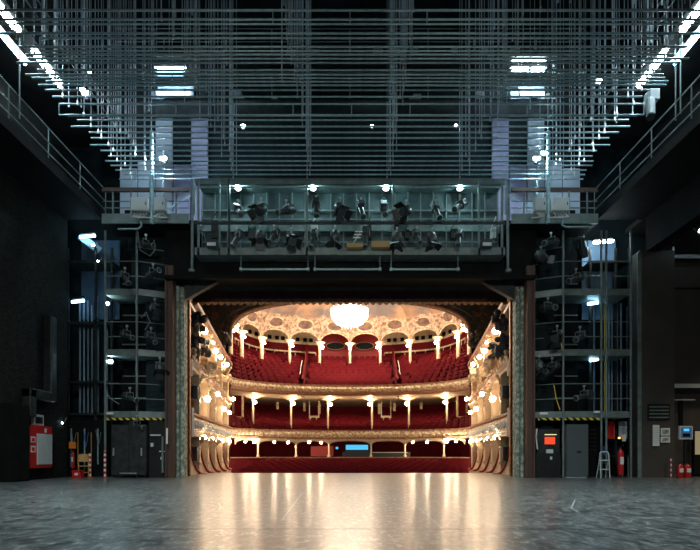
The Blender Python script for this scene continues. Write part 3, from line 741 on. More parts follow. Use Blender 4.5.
# wall clutter in left wing
t = thing('tool_rack', 'dark rack with hanging hoses and pipes behind the wooden chair', 'rack', at(85, 474, 20.3)*1)
t.location.z = 0
MB().box(-.9, 1.0, .0, .05, 0, 2.3).build('back_board', M['board'], t)
for i in range(7):
    x = -.8+i*.27; MB().cyl((x, -.05, .3+.1*(i % 3)), (x, -.05, 1.8+.15*(i % 2)), .02+.01*(i % 2), n=6).build('pipe', M['pipe'] if i % 2 else M['wood'], t)
for i in range(3):
    MB().tube([Vector((-.5+i*.5, -.1, 1.9)), Vector((-.4+i*.5, -.12, 1.2)), Vector((-.3+i*.5, -.1, 1.8))], .015).build('hose', M['blue'] if i == 1 else M['steel'], t)

# stage doors / cases
t = thing('black_flight_case', 'tall black double door case under the left tower', 'case', (at(129, 470, 19.2).x, CAMY+19.2, 0))
MB().box(-.68, .68, 0, .55, .1, 2.05).build('body', M['black'], t)
MB().box(-.66, -.01, -.02, 0, .12, 2.03).build('door', M['darksteel'], t); MB().box(.01, .66, -.02, 0, .12, 2.03).build('door', M['darksteel'], t)
MB().box(-.6, -.55, -.06, -.02, .85, 1.15).build('handle', M['clampm'], t); MB().box(.47, .52, -.06, -.02, .85, 1.15).build('handle', M['clampm'], t)
MB().box(-.35, .3, -.03, -.02, .16, .2).build('kick_plate', M['clampm'], t)
for x in (-.58, .58):
    MB().cyl((x, .05, .05), (x, .12, .05), .05, n=10).build('caster', M['black'], t)
# equipment rack right of case
t = thing('cable_rack', 'narrow rack of switches and pipes beside the left jamb', 'rack', (at(157, 470, 19.3).x, CAMY+19.3, 0))
MB().box(-.38, .38, .15, .3, 0, 2.2).build('back_board', M['black'], t)
for a in ((-.3, .1, 1.62, 1.68), (-.28, -.18, 1.2, 1.35), (.05, .3, 1.0, 1.04), (.3, .36, .5, 1.7), (.1, .2, .7, .8)):
    MB().box(a[0], a[1], .08, .15, a[2], a[3]).build('switch_unit', M['cabgrey'], t)
MB().cyl((.2, .05, .2), (.2, .05, 1.6), .045, n=8).build('pipe', M['steel'], t)
q = at(166.5, 436, 19.0); tag(MB().box(-.03, .03, -.02, .02, -.3, .3).build('marker_strip', M['white'], loc=q+Vector((0,.05,0))), 'white vertical marker strip at the foot of the left steel channel', 'marker')

# ================================================================== STAGE LEVEL, RIGHT
# control console w/ red screen
t = thing('control_console', 'black stage control desk with a glowing red display beside the right jamb', 'console', (at(551, 470, 19.4).x, CAMY+19.4, 0))
MB().box(-.55, .42, .1, .5, 0, .95).build('base', M['black'], t)
MB().box(-.5, .38, .12, .45, .95, 1.9).build('cabinet', M['darksteel'], t)
MB().box(-.2, .2, .10, .12, 1.3, 1.58).build('display', M['redscreen'], t)
MB().box(-.2, .25, .08, .12, 1.66, 1.69).build('strip_light', emat('small strip', (.9,.8,.4), 1.2), t)
MB().box(-.15, .12, .08, .12, .95, 1.1).box(.0, .08, .08, .12, .7, .82).build('keypad', M['cabgrey'], t)
MB().tube([Vector((-.5, .08, 1.1)), Vector((-.56, .06, 1.6)), Vector((-.53, .06, 1.9))], .03).build('handset', M['white'], t)
t = thing('grey_cabinet', 'tall smooth grey cabinet under the right tower with a small dark handle', 'cabinet', (at(577.5, 470, 19.2).x, CAMY+19.2, 0))
MB().box(-.42, .42, 0, .5, .03, 2.06).build('body', mat('blue grey enamel', (.075,.09,.095), .4), t, bevel=.015)
MB().box(-.39, .39, -.02, 0, .06, 2.03).build('door', mat('blue grey door', (.085,.10,.105), .4), t, bevel=.008)
MB().box(-.04, .12, -.045, -.02, .98, 1.03).build('handle', M['black'], t)
MB().box(-.5, .3, -.1, .0, 0, .04).build('plinth', M['clampm'], t)
# step ladder / stool
p = at(604, 470, 19.1)
t = thing('metal_step_stool', 'pale tubular metal step stool standing right of the grey cabinet', 'stool', (p.x, p.y, 0))
f = MB()
for x in (-.17, .17): f.tube([Vector((x, -.1, 0)), Vector((x, -.02, .93)), Vector((x*.7, 0, 1.0))], .022); f.tube([Vector((x, .25, 0)), Vector((x, .05, .6))], .018)
f.tube([Vector((-.12, 0, 1.0)), Vector((.12, 0, 1.0))], .022); f.build('frame', M['whitegrey'], t)
MB().box(-.17, .17, -.12, .1, .32, .35).build('step', M['whitegrey'], t); MB().box(-.17, .17, -.1, .1, .66, .7).build('step', M['whitegrey'], t)
# table in the wing w/ clutter
t = thing('trestle_table', 'narrow dark table behind the metal step stool', 'table', (at(612, 470, 19.9).x, CAMY+19.9, 0))
MB().box(-.65, .6, -.2, .3, .82, .86).build('tabletop', M['darksteel'], t)
for x in (-.6, .55):
    for y in (-.16, .26): MB().bar((x, y, 0), (x, y, .82), .03).build('leg', M['steel'], t)
extinguisher((at(620.5, 470, 19.3).x, CAMY+19.3, .12), 1.15, 'large red fire extinguisher standing in the right wing by the scaffold', .11)
p = at(624, 440, 19.8); t = thing('wall_telephone', 'white wall telephone with a small yellow lamp above the large extinguisher', 'telephone', p)
MB().box(-.06, .06, -.03, .03, -.05, .22).build('body', M['white'], t); MB().box(-.22, -.16, -.03, .03, .05, .11).build('signal_lamp', emat('signal', (1, .6, .1), 3), t)
p = at(610, 436, 20.3)
for k, (px, col, lab) in enumerate(((611, 'redpaint', 'dull red cloth hanging on the back of the right wing'), (623, 'wallpale', 'pale blue cloth hanging on the back of the right wing'), (604, 'blue', 'dark blue jacket hanging over the table in the right wing'))):
    p = at(px, 430 if k < 2 else 455, 20.2); g_ = MB(); rings = [[(-.15+.06*i, .03*math.sin(i*2+k), z) for i in range(6)] for z in (-.35, .0, .35)]
    g_.strip(rings); g_.strip([[(x, y+.03, z) for x, y, z in r] for r in rings]); tag(g_.build('hanging_cloth', M[col], loc=p), lab, 'cloth')
for k, py in enumerate((430, 434, 438, 442, 446, 450)):
    p = at(593, py, 19.8); tag(MB().box(-.10, .10, -.03, .03, -.008, .008).build('cable_hook', M['darksteel'], loc=p), f'small grey hook on the dark board right of the grey cabinet, {ordn(k)} from the top', 'hook', 'hooks beside the grey cabinet')
struct('trim_3', MB().box(at(586, 0, 20).x, at(600, 0, 20).x, .0, .1, 0, 2.4), M['board'])

# pillar right
struct('wall_pillar', MB().box(11.35, 12.72, -.4, .2, 0, 8.9), M['brown'])
struct('trim_4', MB().box(11.25, 11.4, -.46, -.4, 0, 8.8), M['steel'])
dP = 19.55
def plate(name, px0, py0, px1, py1, d, mm, lab, cat, th=.03, child=None):
    A = at(px0, py1, d); B = at(px1, py0, d)
    t = thing(name, lab, cat, (A.x, A.y, A.z)); w = B.x-A.x; h = B.z-A.z
    MB().box(0, w, 0, th, 0, h).build('panel', M[mm], t)
    if child: child(t, w, h)
    return t
def papers(t, w, h):
    MB().box(w*.12, w*.88, -.008, 0, h*.15, h*.85).build('sheet', M['paper'], t)
plate('notice_board', 653, 425, 659.5, 446, dP, 'paper', 'tall white notice sheet on the brown pillar at the right', 'notice', child=lambda t, w, h: [MB().box(w*.1, w*.9, -.004, 0, h*z, h*(z+.012)).build('text_line', M['steel'], t) for z in (.15, .25, .35, .45, .55, .65, .75, .85)])
plate('framed_plan', 661, 428, 670, 435.5, dP, 'paper', 'upper of two small framed sheets beside the tall notice', 'notice', child=lambda t, w, h: MB().box(w*.15, w*.85, -.008, 0, h*.2, h*.75).build('picture', M['mottled'], t))
plate('framed_plan', 661, 436.5, 670, 442.5, dP, 'paper', 'lower of two small framed sheets beside the tall notice', 'notice', child=lambda t, w, h: MB().box(w*.15, w*.85, -.008, 0, h*.2, h*.75).build('picture', M['mottled'], t))
def signrows(t, w, h):
    for k in range(4): MB().box(w*.06, w*.94, -.01, 0, h*(.12+.22*k), h*(.12+.22*k+.08)).build('indicator_row', M['steel'], t)
plate('indicator_board', 648, 404, 670, 420, dP, 'black', 'black indicator board with faint rows high on the pillar', 'board', .08, signrows)
# right side-stage doors
t = thing('scenery_door', 'tall brown sliding scenery door hung in the right side opening', 'door', (12.72, .1, 3.6))
MB().box(0, 4.0, 0, .12, 0, 5.05).build('leaf', M['brown'], t)
MB().box(.0, 4.0, -.03, 0, 3.95, 4.0).build('seam', M['board'], t)
MB().box(-.0, 4.0, -.04, .0, -.02, .14).build('bottom_rail', M['cabgrey'], t)
t = thing('door_track', 'bright steel door track above the brown scenery door', 'track', (12.75, -.1, 8.72))
MB().box(0, 4.2, -.05, .05, 0, .06).box(0, 4.2, -.03, .03, .09, .13).build('rail', M['whitegrey'], t)
MB().box(.1, .14, -.03, .03, .13, .45).build('hanger', M['whitegrey'], t)
struct('wall_back_right', MB().box(12.72, 24, .6, .7, 0, 10.6), M['brown'])
q = thing('frame_rail', 'thin pale rail with an upright below the scenery door', 'rail', (12.9, .3, 0))
MB().box(0, 1.1, -.03, .03, 3.1, 3.14).build('rail', M['cabgrey'], q); MB().box(.45, .6, -.03, .03, 1.9, 3.1).build('upright', M['board'], q)
# monitor
p = at(679.5, 439.5, 19.6); B = at(693, 426, 19.6); w = B.x-p.x; h = B.z-p.z
t = thing('monitor', 'boxy white rimmed monitor with a bluish picture at the far right', 'monitor', p)
MB().box(0, w, 0, .1, 0, h).build('body', M['whitegrey'], t, bevel=.015); MB().box(.05, w-.05, -.01, 0, .07, h-.05).build('screen', M['monitorscreen'], t); MB().box(.12, w-.12, -.014, -.01, .1, h*.45).build('screen_figure', M['window'], t); MB().box(w*.3, w*.7, -.014, -.01, h*.62, h*.8).build('screen_highlight', M['screen'], t)
MB().box(w*.4, w*.6, .03, .1, -p.z+.0, 0).build('stand', M['black'], t)
for k, px in enumerate((679.5, 687)):
    extinguisher((at(px, 470, 19.2).x, CAMY+19.2, 0), .62, f'{"left" if k == 0 else "right"} one of two squat red extinguishers on the floor at the far right', .12)
p = at(671, 468, 19.5); tag(MB().cyl((0,0,0), (0,0,.75), .03).build('warning_post', M['redwhite'], loc=(p.x, p.y, 0)), 'thin red marker post at the foot of the brown pillar', 'post')
p = at(697, 468, 19.7); t = thing('glow_hatch', 'pale yellow service hatch made to glow as if lit, at the right edge of the picture', 'hatch', (p.x+.32, .35, 0))
MB().box(0, .9, 0, .1, .1, 1.9).build('frame', M['board'], t); MB().box(.05, .85, -.02, 0, .9, 1.85).build('panel', emat('glowing hatch', (.9, .7, .4), .3), t)  # panel glows by itself to stand for warm light there
# side stage lamp
bulkhead(700.5, 231, 19.2, .06, 'cool', 'small bright lamp at the ceiling of the right side stage')
bpy.data.objects[-1] if False else None
# low clutter by left wall foot
p = at(5, 482, 16.6); tag(MB().box(-.12, .12, -.05, .05, 0, .14).build('floor_socket', M['white'], loc=(p.x+.02, p.y, 0), bevel=.01), 'small white socket box on the floor by the left wall', 'box')
bulkhead(43, 425, 18.2, .02, 'cool', 'tiny indicator light over the fire cabinet') if False else None

# ================================================================== AUDITORIUM
def sweep(mb, pts, outs, prof, closed=True):
    """prof: [(out, z)]; pts curve of (x,y); outs outward (away from hall centre) unit vectors; z offsets per point allowed via 3-tuple"""
    rings = []
    for p, o in zip(pts, outs):
        z0 = p[2] if len(p) > 2 else 0
        rings.append([(p[0]+o[0]*a, p[1]+o[1]*a, z0+z) for a, z in prof])
    mb.strip(rings, close=closed, smooth=False)
    return mb
def Fc(t): return (8.0*math.sin(t*PI/2), 13+4.2*math.cos(t*PI/2))
cx_ = [0, 2.74, 5.4, 7.8, 9.07, 9.5]; cy_ = [27, 26.6, 25.8, 24.6, 22.2, 20.0]
def interp(a, u):
    i = max(0, min(4, int(u))); f = u-i
    p0 = a[i-1] if i > 0 else (-a[1] if a is cx_ else a[1]); p1 = a[i]; p2 = a[i+1]; p3 = a[i+2] if i < 4 else 2*a[5]-a[4]
    return .5*((2*p1)+(-p0+p2)*f+(2*p0-5*p1+4*p2-p3)*f*f+(-p0+3*p1-3*p2+p3)*f**3)
def Cc(t):
    u = abs(t)*5; return (math.copysign(interp(cx_, u), t) if t else 0, interp(cy_, u))
def Rc(s, t):
    a = Fc(t); b = Cc(t); return (a[0]+(b[0]-a[0])*s, a[1]+(b[1]-a[1])*s)
def Vc(t): return Rc(.72, t)
def outv(curve, t, e=.01):
    a = curve(max(-1, t-e)); b = curve(min(1, t+e)); dx, dy = b[0]-a[0], b[1]-a[1]; L = math.hypot(dx, dy)
    return (-dy/L, dx/L)
T = [-1+2*i/80 for i in range(81)]
def curve_pts(c): return [c(t) for t in T], [outv(c, t) for t in T]

def balcony(name, label, ztop, zbot, zsof, back, zfloor, rise, rows, sback):
    t = thing(name, label, 'balcony', (0, 13, zbot))
    def loc(mb, n, m): o = mb.build(n, m, t); o.location = (0, -13, -zbot); return o
    P, O = curve_pts(Fc)
    h = ztop-zbot
    loc(sweep(MB(), P, O, [(0, zbot+.05), (-.10, zbot+.25*h), (-.12, zbot+.6*h), (-.02, ztop-.08), (.18, ztop-.08), (.18, zbot+.05)]), 'parapet', M['giltrelief'])
    loc(sweep(MB(), P, O, [(-.10, ztop-.09), (-.10, ztop), (.22, ztop), (.22, ztop-.09)]), 'hand_rail', M['ledge'])
    loc(sweep(MB(), P, O, [(-.16, zbot-.08), (-.18, zbot+.06), (.2, zbot+.06), (.2, zsof), (-.05, zsof)]), 'cornice', M['ledge'])
    # cartouches on the parapet
    rl = MB()
    for i in range(41):
        tt = -.98+1.96*i/40; p = Fc(tt); o = outv(Fc, tt); c = (p[0]-o[0]*.13, p[1]-o[1]*.13, zbot+.45*h)
        rl.ball(c, .11, 6, 1.3, 1, 1.1*h/.6)
        if i < 40:
            tt += .0245; p = Fc(tt); o = outv(Fc, tt); rl.ball((p[0]-o[0]*.13, p[1]-o[1]*.13, zbot+.5*h), .05, 6, 2, 1, 1)
    loc(rl, 'cartouche_relief', M['creamplain'])
    # soffit
    s_ = MB(); rings = []
    for q in range(5):
        s = back*q/4; rings.append([(*Rc(s, tt), zsof+.12*q/4) for tt in T])
    s_.strip(rings); loc(s_, 'soffit', M['creamplain'])
    # stepped floor
    fl_ = MB(); rings = []
    for k in range(rows+1):
        s0 = sback*k/rows; z = zfloor+rise*k/rows
        if k > 0: rings.append([(*Rc(s0, tt), zfloor+rise*(k-1)/rows) for tt in T])
        rings.append([(*Rc(s0, tt), z) for tt in T])
    fl_.strip(rings, smooth=False); loc(fl_, 'stepped_floor', M['redfloor'])
    return t
balcony('upper_balcony', 'curved upper balcony with cream and gold parapet and raked red seating', 6.09, 5.46, 5.30, 1.2, 5.62, 3.9, 10, 1.0)
balcony('lower_balcony', 'curved lower balcony with gilded relief parapet just above the stalls', 2.73, 2.12, 2.02, 1.1, 2.2, 1.9, 7, .85)

# back walls
def ringwall(name, s, z0, z1, m, kind='structure', t0=-1, t1=1, th=.2):
    w = MB(); TT = [t0+(t1-t0)*i/60 for i in range(61)]
    P = [Rc(s, tt) for tt in TT]; c = lambda q: Rc(s, q); O = [outv(c, tt) for tt in TT]
    sweep(w, P, O, [(0, z0), (0, z1), (th, z1), (th, z0)]); return struct(name, w, m)
ringwall('wall_stalls_back', .95, -.5, 2.1, M['red'])
ringwall('wall_lower_tier', 1.0, 3.4, 5.6, M['red'])
ringwall('wall_upper_tier', 1.22, 8.8, 11.55, M['red'])
ringwall('wall_upper_frieze', 1.22, 11.55, 14, M['creamplain'])
bc = MB(); bc.strip([[(*Rc(k_, tt), 13.1) for tt in T] for k_ in (.74, 1.0, 1.24)]); struct('ceiling_upper_tier', bc, M['creamplain'])
# centre bays: red up into the arches
def bay_backing(u0, u1, m, nm):
    w = MB(); TT = [u0+(u1-u0)*i/12 for i in range(13)]; c = lambda q: Rc(1.2, q)
    sweep(w, [c(q) for q in TT], [outv(c, q) for q in TT], [(-.12, 9.2), (-.12, 13.4), (0, 13.4), (0, 9.2)]); return struct(nm, w, m)
bay_backing(-.205, .205, mat('bright red wall', (.28,.008,.012), .6), 'wall_centre_bays')
# upper-tier side ledge
for s, side in ((-1, 'left'), (1, 'right')):
    w = MB(); TT = sorted([s*(.235+.7*i/30) for i in range(31)]); c = lambda q: Rc(1.12, q)
    sweep(w, [c(q) for q in TT], [outv(c, q) for q in TT], [(0, 10.55), (0, 10.68), (.08, 10.68), (.08, 10.55)])
    for q in TT[::3]:
        x, y = c(q); w.box(x-.03, x+.03, y-.03, y+.03, 9.4, 10.6)
    tag(w.build('balustrade', M['cream']), f'cream balustrade along the back of the {side} upper seats', 'balustrade')
    # square openings in frieze
    k = 0
    for tc in (.27, .31, .36, .46, .50, .55, .66, .72):
        q = s*tc; x, y = Rc(1.2, q); o = outv(lambda v: Rc(1.2, v), q)
        a = math.atan2(o[1], o[0])-PI/2
        ob = MB().box(-.17, .17, -.06, .05, -.17, .17).build('window_opening', M['window'], loc=(x, y, 11.95)); ob.rotation_euler[2] = a
        tag(ob, f'small dark square opening in the frieze behind the {side} upper seats, {ordn(k)} from the centre', 'opening', f'square openings in the {side} frieze'); k += 1
for s, side in ((-1, 'left'), (1, 'right')):
    x, y = Rc(1.14, s*.1); t = thing('oval_window', f'dark oval grille window in the red wall of the {side} centre bay', 'window', (x, y-.25, 11.35))
    o = MB(); n = 24
    o.prism([(.85*math.cos(2*PI*i/n), .33*math.sin(2*PI*i/n)) for i in range(n)], .05); o.build('glass', M['window'], t)
    f = MB(); pts = [Vector((.88*math.cos(2*PI*i/n), -.02, .36*math.sin(2*PI*i/n))) for i in range(n+1)]; f.tube(pts, .035); f.build('frame', M['ledge'], t)
    gz = MB()
    for i in range(7): xx = -.72+.24*i; hh = .33*math.sqrt(1-(xx/.88)**2); gz.bar((xx-.05, -.02, -hh*.95), (xx+.05, -.02, hh*.95), .015)
    gz.build('glazing_bars', M['black'], t)
# centre bulkheads flanking middle seat block with pale handrails
for s, side in ((-1, 'left'), (1, 'right')):
    t = thing('aisle_barrier', f'dark red stair wall with pale handrail at the {side} aisle of the upper balcony', 'barrier', (0, 0, 0))
    q = s*.285; w = MB()
    TT = [.05+.95*i/10 for i in range(11)]
    top = [Vector((*Rc(k, q+s*(.0)), 5.62+3.9*k+(1.0 if k > .3 else .75)+(k > .8)*(.6*(k-.8)/.2))) for k in TT]
    bot = [Vector((v.x, v.y, v.z-1.6)) for v in top]
    w.strip([top, bot], smooth=False); w.strip([[v+Vector((s*.15, 0, 0)) for v in top], [v+Vector((s*.15, 0, 0)) for v in bot]], smooth=False)
    w.strip([top, [v+Vector((s*.15, 0, 0)) for v in top]], smooth=False); w.build('wall', M['red'], t)
    r = MB().tube([v+Vector((s*.3, -.1, .1)) for v in top[1:6]], .03); r.build('handrail', M['whitegrey'], t)

# ---- seats
def seat_mesh():
    m = MB()
    rings = []
    for (y, z, w) in ((.10, .30, .22), (.13, .62, .23), (.18, .88, .22), (.2, .94, .15), (.24, .93, .15), (.24, .86, .22), (.2, .6, .23), (.17, .3, .22)):
        rings.append([(-w, y, z), (-w*.5, y-.0, z+.01), (w*.5, y, z+.01), (w, y, z)])
    m.strip(rings+[rings[0]])
    m.add([(-.22, -.22, .36), (.22, -.22, .36), (.22, .12, .34), (-.22, .12, .34), (-.22, -.22, .47), (.22, -.22, .47), (.22, .12, .45), (-.22, .12, .45)], [(0,1,5,4),(4,5,6,7),(0,4,7,3),(1,2,6,5),(0,3,2,1)])
    m.box(-.25, -.22, -.15, .2, .0, .62).box(.22, .25, -.15, .2, .0, .62)
    m.box(-.25, -.22, -.2, .18, .6, .66).box(.22, .25, -.2, .18, .6, .66)
    return m
seatp = seat_mesh().build('theatre_seat', M['velvet']); COL.objects.unlink(seatp)
# bright numbered rim on front row backs is not readable; seats only
cands = []
def rows_on(level, zf, rise, rows, sback, t0, t1, blocks, nm):
    for k in range(rows):
        s = sback*(k+.5)/rows; z = zf+rise*k/rows
        # arc-length sampling
        N_ = 400; P = [Rc(s, t0+(t1-t0)*i/N_) for i in range(N_+1)]; acc = [0]
        for a, b in zip(P, P[1:]): acc.append(acc[-1]+math.hypot(b[0]-a[0], b[1]-a[1]))
        L = acc[-1]; n_ = int(L/.54); j = 0
        for q in range(n_):
            l = (q+.5)*L/n_
            while acc[j+1] < l: j += 1
            tt = t0+(t1-t0)*(j+.5)/N_; x, y = Rc(s, tt)
            blk = None
            for (b0, b1, bn) in blocks:
                if b0 <= tt <= b1: blk = bn
            if blk is None: continue
            o = outv(lambda v: Rc(s, v), tt)
            rz = math.atan2(o[1], o[0])-PI/2
            d = y-CAMY; vis = min((rise/rows+.0)*F/d+ (z-EYE)*F*(1/d-1/(d+1))*-1 if False else rise/rows*F/d, 9*F/d/10)
            w = .5*F/d
            bonus = 3 if k == 0 else 1
            cands.append((w*max(vis, .3)*bonus, x, y, z, rz, level, k, blk, rows))
B = [(-.97, -.32, 'left'), (-.25, .25, 'centre'), (.32, .97, 'right')]
rows_on('upper balcony', 5.62, 3.9, 10, 1.0, -.97, .97, B, '')
rows_on('lower balcony', 2.2, 1.9, 7, .85, -.97, .97, [(-.95, 0, 'left'), (0, .95, 'right')], '')
# stalls: straight rows on a gentle rake
for k in range(11):
    y = 6.6+k*.95; z = -.95+.066*k; hw = 6.2
    d = y-CAMY
    nn = int(2*hw/.56)
    for q in range(nn):
        x = -hw+(q+.5)*2*hw/nn+(.14 if k % 2 else -.14)
        if abs(x) < .0: continue
        cands.append(((.5*F/d)*(.9 if k else 6), x, y+.25*(1-(x/hw)**2), z, 0, 'stalls', k, 'left' if x < 0 else 'right', 11))
colxy = [Vc(i/5) for i in range(-5, 6)]
for off in (-97, -59, -22, 22, 59, 97):
    y = 13+6.4*math.sqrt(1-(off/150)**2)-.3; colxy.append((off*(y-CAMY)/F, y))
cands = [c for c in cands if c[5] == 'stalls' or all((c[1]-a)**2+(c[2]-b)**2 > .42**2 for a, b in colxy)]
cands.sort(key=lambda c: -c[0])
ORDROW = ['front'] + ORD[1:]
for c in cands[:300]:
    o = seatp.copy(); COL.objects.link(o); o.location = c[1:4]; o.rotation_euler[2] = c[4]
    lv, k, blk = c[5], c[6], c[7]
    tag(o, f'red velvet theatre seat in the {ORDROW[k]} row of the {lv}, {blk} block', 'seat', f'{blk} seats in the {ORDROW[k]} row of the {lv}')
for lv, nm in (('upper balcony', 'remaining red seats filling the back rows of the upper balcony'), ('lower balcony', 'remaining red seats on the lower balcony'), ('stalls', 'remaining rows of red seats in the stalls')):
    pass
sv = [v.co.copy() for v in seatp.data.vertices]; sf = [tuple(p.vertices) for p in seatp.data.polygons]
rest = MB()
for c in cands[300:]:
    Mx = Matrix.Translation(c[1:4]) @ Matrix.Rotation(c[4], 4, 'Z')
    rest.add([Mx @ v for v in sv], sf, True)
tag(rest.build('theatre_seats', M['velvet']), 'remaining rows of red velvet seats filling the auditorium behind the nearer ones', 'seat', None, 'stuff')
print('seats', len(cands))

# ---- stalls floor, barrier, arcade
struct('floor_stalls', MB().add([(-9.5, 4.4, -1.1), (9.5, 4.4, -1.1), (9.5, 30, .5), (-9.5, 30, .5)], [(0,1,2,3)]), M['redfloor'])
br = MB(); c = lambda q: Rc(.02, q); TT = [-.93+1.86*i/50 for i in range(51)]
sweep(br, [(8.15*math.sin(q*PI/2), 13.1+4.0*math.cos(q*PI/2)) for q in TT], [outv(Fc, q) for q in TT], [(0, -1), (0, .66), (.15, .66), (.15, -1)])
bo = br.build('stalls_barrier', M['velvet']); tag(bo, 'dark red curved barrier with a thin rail behind the stalls seats', 'barrier')
sweep(MB(), [(8.15*math.sin(q*PI/2), 13.1+4.0*math.cos(q*PI/2)) for q in TT], [outv(Fc, q) for q in TT], [(-.04, .66), (-.04, .74), (.2, .74), (.2, .66)]).build('rail', M['ledge'], bo)
def col_at(name, x, y, z0, z1, r, lab, grp, flare=.28, fz=.3, mm='creamplain'):
    t = thing(name, lab, 'column', (x, y, z0), 0, grp); h = z1-z0
    MB().lathe([(r, .0), (r*.92, h-fz)], (0,0,0), 12).build('shaft', M[mm], t)
    MB().lathe([(r*1.5, 0), (r*1.5, .1), (r*1.1, .16)], (0,0,0), 12).build('base', M[mm], t)
    MB().lathe([(r*.95, h-fz), (r*1.3, h-fz+.04), (r*1.05, h-fz*.7), (flare*.55, h-fz*.35), (flare, h)], (0,0,0), 14).build('capital', M['cream'], t)
    return t
def lampglobe(p, r, lab, grp, mm='globe', arm=(0, .15, .1)):
    t = thing('wall_lamp', lab, 'lamp', p, 0, grp)
    MB().ball((0,0,0), r, 10).build('globe', M[mm], t)
    MB().tube([Vector((0, r*.6, 0)), Vector(arm)], .02).build('bracket', M['giltrelief'], t)
    return t
# ground-floor arcade
gcx = [(-92, 258), (-54, 296), (-21, 329), (21, 371), (55, 405), (94, 444)]
pos = []
for i, (off, px) in enumerate(gcx):
    x = off*37.6/F; q = math.asin(x/8.15)/(PI/2); y = 13.25+4.0*math.cos(q*PI/2)
    x = off*(y+20)/F; pos.append((x, y))
    col_at('arcade_column', x, y, .74, 2.05, .07, f'short cream column standing on the stalls barrier, {ordn(i)} from the left', 'columns behind the stalls', .2, .35)
ends = [(-7.95, 14.6)]+pos+[(7.95, 14.6)]
for i, (a, b) in enumerate(zip(ends, ends[1:])):
    m_ = MB(); ring1 = []; ring2 = []; ring3 = []; ring4 = []
    for k in range(13):
        u = k/12; x = a[0]+(b[0]-a[0])*u; y = a[1]+(b[1]-a[1])*u; z = 1.62+.32*math.sqrt(max(0, 1-(2*u-1)**2))
        ring1.append((x, y-.12, z)); ring2.append((x, y-.12, 2.06)); ring3.append((x, y+.12, z)); ring4.append((x, y+.12, 2.06))
    m_.strip([ring2, ring1, ring3, ring4])
    tag(m_.build('arcade_arch', M['creamplain']), f'low cream arch over the stalls barrier, {ordn(i)} from the left', 'arch', 'arches behind the stalls')
for i, px in enumerate((245, 254, 274, 288, 309, 321, 379, 392, 413, 427.5, 447.5, 456.5)):
    off = px-350
    if px in (379, 392): continue
    y = 13.0+4.2*math.sqrt(1-min(.98, (off*37/F/8.0)**2)); p = at(px, 442, y-CAMY-.05)
    p.z = 1.80; p.y += .12
    lampglobe(p, .085, f'small bright bulb under the lower balcony edge, at the {"left" if off < 0 else "right"}, {ordn(i if off < 0 else i-8)} from the {"left" if off < 0 else "centre"}', 'bulbs under the lower balcony', 'soffitbulb', arm=(0, .15, .15))
# screens behind arcade
p = at(357, 447.5, 38.5); t = thing('video_screen', 'wide glowing blue screen in the middle behind the stalls', 'screen', p)
MB().box(-.85, .85, 0, .06, -.17, .2).build('picture', M['screen'], t); MB().box(-.9, .9, .06, .12, -.4, .25).build('frame', M['black'], t)
p = at(337, 448, 38.5); tag(MB().box(-.09, .09, 0, .05, -.08, .08).build('small_screen', M['screen'], loc=p), 'tiny glowing blue screen left of the wide screen', 'screen')
p = at(358, 453, 38.2); t = thing('mixing_desk', 'long dark mixing desk behind the centre of the stalls barrier', 'desk', p)
MB().box(-1.2, 4, 0, .5, -.4, .08).build('body', M['black'], t); MB().box(1, 3.8, -.03, 0, .02, .06).build('fader_strip', M['whitegrey'], t)
p = at(322, 450, 40); tag(MB().box(-.9, .9, 0, .1, -.5, .3).build('red_door', mat('bright red door', (.28,.008,.008), .6), loc=p), 'bright red door leaf behind the arcade left of the screens', 'door')

# lower tier columns
for i, off in enumerate((-97, -59, -22, 22, 59, 97)):
    y = 13+6.4*math.sqrt(1-(off/150)**2)-.3; d = y-CAMY; x = off*d/F
    col_at('balcony_column', x, y, 2.6, 5.36, .085, f'slim cream column rising from the lower balcony seats, {ordn(i)} from the left', 'columns on the lower balcony', .95, .42)
    q = Vector((x+.22*(1 if off < 0 else -1), y-.28, 4.82)); lampglobe(q, .12, f'glowing globe on the {ordn(i)} lower balcony column from the left', 'globes on the lower balcony columns', arm=(-.1, .2, .05))
# cream posts / doors at lower tier back wall
for i, (px, y0, y1, w) in enumerate(((278, 400, 409, .16), (305, 400, 411, .16), (320, 400, 414, .18), (380, 400, 414, .18), (395, 400, 411, .16), (422, 400, 409, .16))):
    d = 44.6-abs(px-350)*.03; A = at(px, y1, d); Bz = at(px, y0, d).z
    tag(MB().box(-w, w*.0+.05, 0, .15, 0, Bz-A.z).box(-w-.04, .09, -.04, .15, Bz-A.z-.15, Bz-A.z).build('pilaster', M['creamplain'], loc=A), f'short cream pilaster on the back wall above the lower balcony seats, {ordn(i)} from the left', 'pilaster', 'pilasters behind the lower balcony')
for px, side in ((314, 'left'), (386, 'right')):
    A = at(px, 420.5, 41.5); t = thing('control_lectern', f'cream front of the {side} doorway box among the lower balcony seats', 'box', A)
    MB().prism([(-.38, .4), (.38, .4), (.28, 0), (-.28, 0)], .4).build('front', M['creamplain'], t)
    for x in (-.42, .36): MB().box(x, x+.08, 0, .1, 0, 1.7).build('post', M['creamplain'], t)
for s, side in ((-1, 'left'), (1, 'right')):
    cx0 = 350+s*112; A = at(cx0, 418, 37.5); t = thing('mirror_frame', f'tall cream framed mirror at the {side} end of the lower balcony', 'mirror', A)
    f = MB().box(-.42, -.28, -.05, .05, 0, 1.9).box(.28, .42, -.05, .05, 0, 1.9).box(-.42, .42, -.05, .05, 1.75, 1.95).box(-.42, .42, -.05, .05, -.05, .12).ball((0, 0, 2.0), .2, 8)
    f.build('frame', M['cream'], t); MB().box(-.28, .28, 0, .03, .1, 1.8).build('glass', M['red'], t)

